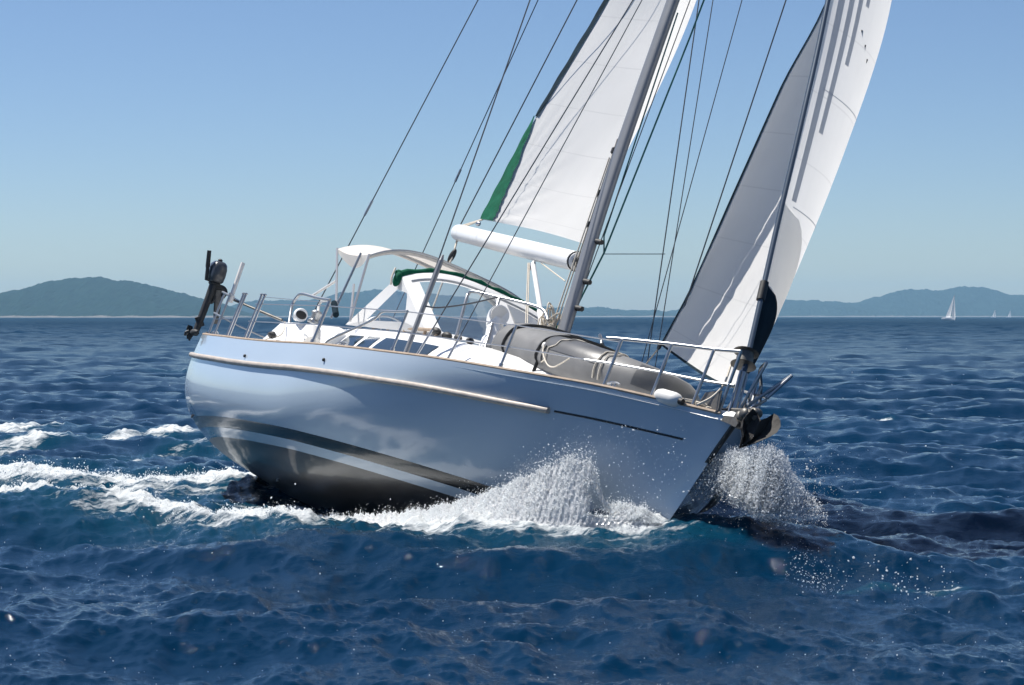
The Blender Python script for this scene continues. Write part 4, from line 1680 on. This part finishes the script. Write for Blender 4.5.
for a in (0.3, 2.4, 4.5):
    d = np.array([0.15, math.cos(a), math.sin(a)])
    hub = g + [-.17, 0, 0]
    side = np.cross(d, [1, 0, 0]); side /= np.linalg.norm(side)
    pr.plate([hub + side * .02, hub + d * .07 + side * .045 + [.02, 0, 0], hub + d * .115, hub + d * .07 - side * .045 - [.02, 0, 0], hub - side * .02], .010, (1, .25, 0))
pr.ball(g + [-.17, 0, 0], .03)
pr.tube([g + [-.05, -.02, -.03], g + [-.04, -.02, -.13]], [.035, .012], 8, flat=.4)
pr.build('propeller', M['rubber'], leg)
MB().tube([ob(189, 331), ob(186, 332.5), ob(184.5, 335.5)], [.02, .026, .014], 8).build('skeg', M['rubber'], leg)
t0, t1 = ob(206.5, 279), ob(209.3, 250.5)
MB().tube([ob(213, 281), t0, lerp(t0, t1, .45)], [.03, .03, .026], 10).tube([lerp(t0, t1, .42), t1], [.033, .030], 12).build('tiller_handle', M['rubber'], mot)
MB().tube(curve([ob(215, 287), ob(222, 288), ob(225, 292), ob(222, 297)], 14), [.04] * len(curve([ob(215, 287), ob(222, 288), ob(225, 292), ob(222, 297)], 14)), 10).tube(curve([ob(213, 290), ob(214.5, 298), ob(211, 302), ob(208, 300)], 12), .03, 8).build('clamp_bracket', M['rubber'], mot)
MB().tube([ob(218.5, 290), ob(217, 310), ob(215.5, 324)], [.055, .05, .03], 8, flat=.6).build('mounting_pad', M['galv'], mot)

# ------------------------------------------------------------------ anchor on the bow roller
AB = np.array([6.55, 0, 1.5])
anc = thing('plough_anchor', 'black plough anchor stowed on the bow roller over the spray', 'anchor', AB)
def ap(cx, cy, y):
    return at(640 + cx / 5.27, 330 + cy / 5.27, y)
lobeA = [ap(545, 474, -.10), ap(565, 445, -.11), ap(597, 412, -.08), ap(618, 440, .0), ap(636, 474, .02), ap(590, 575, .0), ap(530, 620, .0), ap(548, 560, -.06), ap(540, 510, -.10)]
lobeB = [ap(636, 474, .02), ap(668, 463, .10), ap(705, 440, .18), ap(728, 452, .20), ap(740, 478, .22), ap(741, 510, .22), ap(722, 540, .18), ap(690, 560, .12), ap(620, 590, .03), ap(530, 620, .0), ap(590, 575, .0)]
mb = MB()
for L_ in (lobeA, lobeB):
    L_ = np.array(L_)
    cc = L_.mean(0) + np.array([-.05, 0, -.03])
    n = len(L_)
    fr = [tuple([n, i, (i + 1) % n]) for i in range(n)]
    mb.add(np.vstack([L_, cc]), fr)
    mb.add(np.vstack([L_ + [-.03, 0, -.015], cc + [-.03, 0, -.015]]), [f[::-1] for f in fr])
    b0 = mb.n
    V2 = np.vstack([L_, L_ + [-.03, 0, -.015]])
    mb.add(V2, [(i, (i + 1) % n, n + (i + 1) % n, n + i) for i in range(n)])
fl = mb.build('fluke', M['iron'], anc, 25)
MB().tube(curve([ap(612, 470, .0), ap(585, 432, .0), ap(540, 428, .0), ap(470, 425, .0), np.array([5.85, 0, 1.66])], 20), [.045] * len(curve([ap(612, 470, .0), ap(585, 432, .0), ap(540, 428, .0), ap(470, 425, .0), np.array([5.85, 0, 1.66])], 20)), 8, flat=.55).build('shank', M['galv'], anc)
MB().ball(ap(600, 430, .0), .06, (1.3, .7, .7)).ball(ap(520, 460, -.04), .07, (1, .6, 1)).ball(ap(620, 440, .05), .05).ball(ap(548, 440, -.05), .06, (1.2, .7, 1)).build('shackle', M['galv'], anc)
ch = MB()
for q in range(9):
    p = np.array([5.92 - .055 * q, -.03 + .01 * (q % 2), 1.665])
    th = np.linspace(0, 2 * np.pi, 9)
    e1, e2 = (np.array([0, 1, 0]), np.array([0, 0, 1])) if q % 2 else (np.array([0, 0, 1]), np.array([0, 1, 0]))
    ch.tube(p + np.cos(th)[:, None] * np.array([.038, 0, 0]) + np.sin(th)[:, None] * e1 * .022, .008, 6, cap=False)
ch.build('chain', M['galv'], anc)

# ------------------------------------------------------------------ fender and a loose line on the foredeck
fa, fb = at(660, 395.5, -.50), at(676, 400, -.42)
u = (fb - fa) / np.linalg.norm(fb - fa)
FBs = (fa + fb) / 2 - [0, 0, .11]
fen = thing('white_fender', 'small white fender lying on the foredeck beside the pulpit', 'fender', FBs)
r = .075
fp = [fa - u * .06, fa - u * .05, fa - u * .02, fa + u * .03, fb - u * .03, fb + u * .02, fb + u * .05, fb + u * .06]
MB().tube(fp, [.02, .04, .062, r, r, .066, .04, .02], 20).build('fender_body', M['fender'], fen, 60)
MB().tube([fb + u * .05, fb + u * .10], [.035, .03], 10).build('fender_eye', M['rubber'], fen)
LB = at(690, 404, -.45)
lin = thing('coiled_line', 'cream rope lying in a loose coil at the foot of the pulpit', 'rope', LB)
pts = []
for q in np.linspace(0, 1, 60):
    x = lerp(5.35, 6.05, q)
    pts.append((x, -(.36 - .28 * q) + .06 * math.sin(q * 31) - .03, deck_pt(x, -.2)[2] + .03 + .025 * abs(math.sin(q * 17))))
MB().tube(curve(pts, 200), .014, 6).build('rope_coil', M['rope'], lin)
MB().tube(curve([at(731, 365, -.03), at(724, 384, -.12), at(712, 397, -.22), at(697, 405, -.4)], 20), .012, 6).build('furling_line', M['rope'], lin)

# ------------------------------------------------------------------ boats far off
def far_boat(name, px, dist, L, Hm, lean, label, sail_w, two=False):
    x = far_at(px, dist)
    root = bpy.data.objects.new(name, None)
    col.objects.link(root)
    root.matrix_world = Matrix.Translation((x, dist, 0)) @ Matrix.Rotation(math.radians(-62), 4, 'Z') @ Matrix.Rotation(math.radians(-lean), 4, 'X')
    root['label'], root['category'] = label, 'sailing boat'
    root['group'] = 'sailing boats far off under the hills'
    BASE[root.name] = (0, 0, 0)
    rows = []
    for t in np.linspace(0, 1, 14):
        X = lerp(-L / 2, L / 2, t)
        b = L * .165 * float(cubic(t, [0, .35, .7, 1], [.75, 1, .7, .02]))
        zd = 1.1 + .5 * t
        rows.append([(X, -b, zd), (X, -b * .95, zd * .4), (X, -b * .5, -.25), (X, 0, -.4), (X, b * .5, -.25), (X, b * .95, zd * .4), (X, b, zd), (X, 0, zd + .1)])
    mb = MB().grid(np.array(rows), closed_v=True)
    mb.f.append(tuple(range(8)))
    mb.build('hull', M['hull'] if False else M['boom'], root, 40)
    MB().box((-.3, 0, 1.7), (L * .36, L * .16, .7), .12).build('cabin', M['boom'], root)
    MB().tube([(L * .08, 0, 1.2), (L * .04, 0, Hm)], .09, 8).build('mast', M['alu'], root)
    for nm, A0, A1, B0, B1, dep in (('mainsail', (L * .06, 0, 2.4), (L * .035, 0, Hm), (-L * sail_w, .7, 2.6), (L * .02, .05, Hm), .12),
                                   ('jib', (L * .47, 0, 1.9), (L * .07, 0, Hm * .92), (L * .0, 1.2, 2.4), (L * .06, .05, Hm * .92), .14)):
        g = []
        for q in np.linspace(0, 1, 12):
            a, b = lerp(np.array(A0, float), np.array(A1, float), q), lerp(np.array(B0, float), np.array(B1, float), q)
            g.append(section(a, b, dep, .35, 10, np.array([0, 1.0, 0])))
        o = MB().grid(np.array(g)).build(nm, M['sail'], root, 180)
        grid_uv(o, 12, 10)


far_boat('distant_sailing_boat', 949, 1500, 11, 15, 14, 'largest of the far sailing boats, white hull and tall white sail under the hill', .42)
far_boat('distant_sailing_boat', 993.5, 3600, 9.5, 12, 12, 'tiny pale sail by the far shore, middle of the three distant boats', .42)
far_boat('distant_sailing_boat', 1009, 3900, 9.5, 12, 12, 'tiny pale sail by the far shore, rightmost of the three distant boats', .42)


# ------------------------------------------------------------------ spray and broken foam
def ico(n=0):
    t = (1 + 5**.5) / 2
    V = np.array([(-1, t, 0), (1, t, 0), (-1, -t, 0), (1, -t, 0), (0, -1, t), (0, 1, t), (0, -1, -t), (0, 1, -t), (t, 0, -1), (t, 0, 1), (-t, 0, -1), (-t, 0, 1)], float)
    V /= np.linalg.norm(V, axis=1)[:, None]
    Fc = np.array([(0, 11, 5), (0, 5, 1), (0, 1, 7), (0, 7, 10), (0, 10, 11), (1, 5, 9), (5, 11, 4), (11, 10, 2), (10, 7, 6), (7, 1, 8), (3, 9, 4), (3, 4, 2), (3, 2, 6),
                   (3, 6, 8), (3, 8, 9), (4, 9, 5), (2, 4, 11), (6, 2, 10), (8, 6, 7), (9, 8, 1)])
    return V, Fc


OCT_V = np.array([(1, 0, 0), (-1, 0, 0), (0, 1, 0), (0, -1, 0), (0, 0, 1), (0, 0, -1)], float)
OCT_F = np.array([(0, 2, 4), (2, 1, 4), (1, 3, 4), (3, 0, 4), (2, 0, 5), (1, 2, 5), (3, 1, 5), (0, 3, 5)])


def blobs(name, pts, rad, mat, label, seed=1):
    """drops and foam clots: one small uneven solid for each, finer solids for the smallest"""
    g = np.random.default_rng(seed)
    cos, fcs, base = [], [], 0
    for (V, Fc), sel in ((ico(), rad >= .007), ((OCT_V, OCT_F), rad < .007)):
        p_, r_ = pts[sel], rad[sel]
        n = len(p_)
        if not n:
            continue
        Q = g.normal(size=(n, 4))
        Q /= np.linalg.norm(Q, axis=1)[:, None]
        w, x, y, z = Q.T
        Rq = np.stack([1 - 2 * (y * y + z * z), 2 * (x * y - z * w), 2 * (x * z + y * w), 2 * (x * y + z * w), 1 - 2 * (x * x + z * z), 2 * (y * z - x * w),
                       2 * (x * z - y * w), 2 * (y * z + x * w), 1 - 2 * (x * x + y * y)], -1).reshape(n, 3, 3)
        sc = g.uniform(.6, 1.4, (n, 3))
        jit = g.uniform(.75, 1.2, (n, len(V), 1))
        P = np.einsum('nij,nkj->nki', Rq, V[None] * jit * sc[:, None, :]) * r_[:, None, None] + p_[:, None, :]
        cos.append(P.reshape(-1, 3))
        fcs.append((Fc[None] + (np.arange(n) * len(V))[:, None, None]).reshape(-1) + base)
        base += n * len(V)
    co, idx = np.vstack(cos), np.concatenate(fcs)
    me = bpy.data.meshes.new(name)
    me.vertices.add(len(co))
    me.vertices.foreach_set('co', co.astype(np.float32).ravel())
    me.loops.add(len(idx))
    me.loops.foreach_set('vertex_index', idx.astype(np.int32))
    me.polygons.add(len(idx) // 3)
    me.polygons.foreach_set('loop_start', np.arange(0, len(idx), 3, dtype=np.int32))
    me.update(calc_edges=True)
    me.shade_smooth()
    me.materials.append(mat)
    o = bpy.data.objects.new(name, me)
    col.objects.link(o)
    kind(o, 'stuff')
    o['label'] = label
    return o


def sheet(name, P, cover, mat, label):
    """a grid of white water with a cover attribute for its torn edges"""
    o = MB().grid(P).build(name, mat, None, 180)
    a = o.data.attributes.new('cover', 'FLOAT', 'POINT')
    a.data.foreach_set('value', np.asarray(cover, np.float32).ravel())
    kind(o, 'stuff')
    o['label'] = label
    return o


def path_points(P, n, g):
    seg = np.linalg.norm(np.diff(P, axis=0), axis=1)
    cum = np.concatenate([[0], np.cumsum(seg)])
    s = g.uniform(0, cum[-1], n)
    i = np.clip(np.searchsorted(cum, s) - 1, 0, len(P) - 2)
    f = (s - cum[i]) / seg[i]
    return P[i] + (P[i + 1] - P[i]) * f[:, None], s / cum[-1], (P[i + 1] - P[i]) / seg[i][:, None]


def fnoise(x, seed, octv=4):
    g = np.random.default_rng(seed)
    o = np.zeros_like(x)
    for q in range(octv):
        o += np.sin(x * 2.1**q * 2.2 + g.uniform(0, 6.28)) / 1.5**q
    return o / 2.2


g = np.random.default_rng(21)
# fine spray tossed along the broken crests of the wake
PT, RD = [], []
for P, n, wd, hgt, sd in ((WASH, 20000, .38, .11, 1), (RIDGE, 18000, .20, .10, 2)):
    c, s, d = path_points(P, n, g)
    nrm = np.stack([-d[:, 1], d[:, 0]], -1)
    off = g.normal(size=n) * wd
    xy = c + nrm * off[:, None]
    env = np.clip(.45 + .7 * fnoise(s * 30, sd + 9), .0, 1.3) * np.exp(-(off / wd)**2)
    z = sea_height(xy[:, 0], xy[:, 1], .1) + g.exponential(.45, n) * hgt * env
    keep = g.uniform(size=n) < np.clip(env * 1.2, .0, 1)
    PT.append(np.column_stack([xy, z])[keep])
    RD.append((.003 + .010 * g.uniform(size=n)**4)[keep])
blobs('wake_foam', np.vstack(PT), np.concatenate(RD), M['foam'], 'fine white spray over the broken crests of the wake', seed=4)

# bow wave along the windward side: crest height over the water follows the photo's profile
cr_px = np.array([180, 240, 300, 350, 400, 430, 460, 490, 515, 540, 560, 575, 590, 605, 618, 630, 645, 662], float)
cr_top = np.array([514, 514, 515, 515, 512, 508, 500, 491, 480, 470, 462, 458, 462, 500, 505, 503, 509, 521], float)
cr_bot = np.array([522, 526, 528, 528, 527, 526, 524, 522, 521, 520, 520, 520, 520, 520, 520, 521, 522, 524], float)


def side_world(px):
    """distance of the foam sheet (just outside the hull's waterline) for a picture column"""
    q = np.vstack([wpt(hull_pt(t, w_at_z(t, z), -1, d)) for t, z, d in
                   ((.30, -.3, .5), (.46, -.25, .42), (.55, -.15, .34), (.62, -.05, .28), (.68, .05, .24), (.76, .2, .24), (.84, .3, .24), (.9, .38, .2), (.96, .42, .14), (.998, .45, .06))])
    pxs = q[:, 0] / q[:, 1] * F + IW / 2
    o_ = np.argsort(pxs)
    return np.interp(px, pxs[o_], q[o_, 1])


def place(px, py, dist):
    """world point at a given distance for a picture place"""
    k = np.stack([(px - IW / 2) / F, np.ones_like(px), (HORIZON - py) / F], -1)
    return k * dist[:, None] + np.array([0, 0, CAM_H])


# torn sheets of white water, then the fine drops in front of and above them
nx, nv = 560, 46
for k_, (dd, amp, sd) in enumerate(((.02, .025, 3), (-.10, .03, 11))):
    gx = np.linspace(180, 664, nx)[:, None] * np.ones((1, nv))
    gv = np.linspace(0, 1, nv)[None, :] * np.ones((nx, 1))
    tp = np.interp(gx, cr_px, cr_top) + 2.0 * fnoise(gx * .11, 5) + 1.5 * fnoise(gx * .5, 6) + k_ * 4
    bt = np.interp(gx, cr_px, cr_bot) + 2
    lump = fnoise(gx * .16 + gv * 3, sd) * fnoise(gx * .09 - gv * 9, sd + 1) + .6 * fnoise(gx * .5 + gv * 14, sd + 2)
    py = tp + (bt - tp) * gv
    D_ = side_world(gx.ravel()).reshape(gx.shape) - dd - .34 * (1 - gv) * np.clip((bt - tp) / 60, 0, 1) - .60 * gv**1.1 * np.interp(gx, [180, 580, 664], [1, 1, .2]) + amp * lump
    P = place(gx.ravel(), py.ravel(), D_.ravel()).reshape(nx, nv, 3)
    sh_ = sea_height(P[..., 0].ravel(), P[..., 1].ravel(), .1).reshape(nx, nv)
    bl = np.clip((gv - .62) / .30, 0, 1)
    bl = bl * bl * (3 - 2 * bl)
    P[..., 2] = P[..., 2] * (1 - bl) + (np.minimum(P[..., 2], sh_ + .02) - .05 * np.clip((gv - .9) * 10, 0, 1)) * bl
    cov = 1.0 - .14 * np.exp(-gv / .04) - .55 * np.clip((gv - .80) / .2, 0, 1) - .75 * np.exp(-((gx - 598) / 20)**2) * np.exp(-((gv - .55) / .38)**2) - .35 * np.exp(-((gx - 528) / 14)**2) * np.exp(-((gv - .62) / .2)**2)
    cov = cov + .10 * lump - .08 * k_ + .12
    sheet('bow_wave_foam', P, cov, M['lace'], 'white crest of the bow wave curling along the hull')

n = 100000
px = np.concatenate([g.uniform(178, 664, n // 2), g.uniform(400, 664, n // 2)])
tp = np.interp(px, cr_px, cr_top) + 2.6 * fnoise(px * .11, 5) + 1.5 * fnoise(px * .5, 6)
bt = np.interp(px, cr_px, cr_bot) + 1.5 * fnoise(px * .07, 8)
v = g.beta(.9, 1.5, n)                     # 0 top, 1 foot
cav = np.exp(-((px - 600) / 24)**2) * np.exp(-((v - .55) / .3)**2)
lumps = fnoise(px * .11 + v * 2, 61) + .6 * fnoise(px * .4 - v * 6, 62)
keep = g.uniform(size=n) > np.clip(cav * .92, 0, .95)
keep &= g.uniform(size=n) < np.clip(.40 + .40 * lumps, .04, 1)
py = tp + (bt - tp) * v - g.exponential(2.0, n) * (g.uniform(size=n) < .35)
D_ = side_world(px) - .34 * (1 - v) * np.clip((bt - tp) / 60, 0, 1) - .62 * v**1.1 * np.interp(px, [180, 580, 664], [1, 1, .2]) - .05 * np.abs(g.normal(size=n))
rad = .0024 + .0055 * g.uniform(size=n)**5
P = place(px, py, D_)[keep]
rad = rad[keep]
# free drops thrown off the crest
n2 = 4200
px2 = np.concatenate([g.normal(560, 45, n2 // 2), g.uniform(590, 700, n2 // 2)])
tp2 = np.interp(px2, cr_px, cr_top)
py2 = np.where(px2 < 600, tp2 - g.exponential(7, n2), g.uniform(425, 520, n2) + 0 * px2)
keep2 = (px2 < 690) & ((px2 < 600) | (g.uniform(size=n2) < .16))
P2 = place(px2, py2, side_world(np.clip(px2, 200, 660)) - .35 * g.uniform(size=n2))[keep2]
r2 = (.0024 + .0065 * g.uniform(size=n2)**5)[keep2]
blobs('bow_wave_spray', np.vstack([P, P2]), np.concatenate([rad, r2]), M['foam'], 'drops thrown off the crest of the bow wave', seed=6)

# the spray fan thrown out on the lee side of the stem
fan_px = np.array([688, 700, 712, 725, 740, 755, 768, 780, 790, 800, 812, 825], float)
fan_top = np.array([492, 470, 456, 452, 449, 448, 447, 450, 464, 482, 496, 510], float)
fan_bot = np.array([505, 500, 499, 503, 511, 519, 524, 527, 529, 530, 529, 528], float)
nx, nv = 150, 90
for k_, (dd, sd) in enumerate(((0.0, 31), (.28, 41), (-.25, 51))):
    gx = np.linspace(690, 818, nx)[:, None] * np.ones((1, nv))
    gv = np.linspace(0, 1, nv)[None, :] * np.ones((nx, 1))
    tp = np.interp(gx, fan_px, fan_top) + 3 * fnoise(gx * .2, 15) + 4 * k_ + 3
    bt = np.interp(gx, fan_px, fan_bot)
    lump = fnoise(gx * .16 + gv * 4, sd) * fnoise(gx * .1 - gv * 7, sd + 1) + .5 * fnoise(gx * .5 + gv * 11, sd + 2)
    py = tp + (bt - tp) * gv
    D_ = np.interp(gx, [690, 720, 757, 820], [26.3, 25.9, 25.3, 25.1]) + dd - .25 * gv + .16 * lump
    P = place(gx.ravel(), py.ravel(), D_.ravel()).reshape(nx, nv, 3)
    cov = 1.3 * np.exp(-((gx - 756) / 38)**2) * np.clip(gv * 7, 0, 1)**.6 * np.clip((1 - gv) * 3.0, 0, 1) + .16 * lump - .08
    sheet('bow_spray_sheet', P, cov, M['lace'], 'torn sheet of white water beside the stem')
n = 300000
px = g.normal(753, 30, n)
px = np.where((px > 690) & (px < 828), px, g.normal(755, 14, n))
tp = np.interp(px, fan_px, fan_top) + 3 * fnoise(px * .2, 15) + 2 * fnoise(px * .7, 16)
bt = np.interp(px, fan_px, fan_bot) + 2 * fnoise(px * .12, 18)
v = g.beta(1.05, 1.7, n)
py = tp + (bt - tp) * v - g.exponential(1.8, n) * (g.uniform(size=n) < .4)
dens = np.clip(.18 + .82 * np.exp(-((px - 757) / 30)**2), 0, 1) * (.60 + .40 * fnoise(px * .16 + v * 3, 71))
dens *= np.where(v > .8, .6, 1.0)
keep = g.uniform(size=n) < dens
D_ = np.interp(px, [690, 720, 757, 820], [26.3, 25.9, 25.3, 25.1]) - .25 * v + .22 * g.normal(size=n)
rad = (.0022 + .0055 * g.uniform(size=n)**5)
P = place(px, py, D_)[keep]
rad = rad[keep]
# drops flung wider
n3 = 2600
px3 = g.normal(775, 34, n3)
py3 = g.normal(492, 22, n3)
k3 = (px3 > 700) & (py3 > 436) & (py3 < 545)
P3 = place(px3, py3, 25.4 + .35 * g.normal(size=n3))[k3]
r3 = (.0022 + .0065 * g.uniform(size=n3)**5)[k3]
blobs('bow_spray', np.vstack([P, P3]), np.concatenate([rad, r3]), M['foam'], 'fan of white spray thrown up beside the stem', seed=8)

# white specks put in for sun glints on the water, plus two drop clusters
n = 900
px = g.uniform(0, 1024, n)
py = 325 + 360 * g.uniform(size=n)**1.1
xy = np.array([sea_at(a, b)[:2] for a, b in zip(px, py)])
clus = g.uniform(size=n) < .5
z = sea_height(xy[:, 0], xy[:, 1], .1) + .01 + .03 * g.uniform(size=n)
rr = (.003 + .005 * g.uniform(size=n)**3) * np.clip(xy[:, 1] / 28, .8, 2.6)
c2 = sea_at(812, 583)[:2]
xy2 = c2 + g.normal(size=(260, 2)) * [.13, .40]
z2 = sea_height(xy2[:, 0], xy2[:, 1], .1) + .01
c3 = sea_at(895, 585)[:2]
xy3 = c3 + g.normal(size=(120, 2)) * [.30, .55]
z3 = sea_height(xy3[:, 0], xy3[:, 1], .1) + .01
blobs('glints_and_drops', np.vstack([np.column_stack([xy, z]), np.column_stack([xy2, z2]), np.column_stack([xy3, z3])]),
      np.concatenate([rr, .0025 + .005 * g.uniform(size=260)**2, .003 + .007 * g.uniform(size=120)**2]), M['foam'], 'white specks standing in for sun glints, with clusters of drops and foam flecks', seed=11)
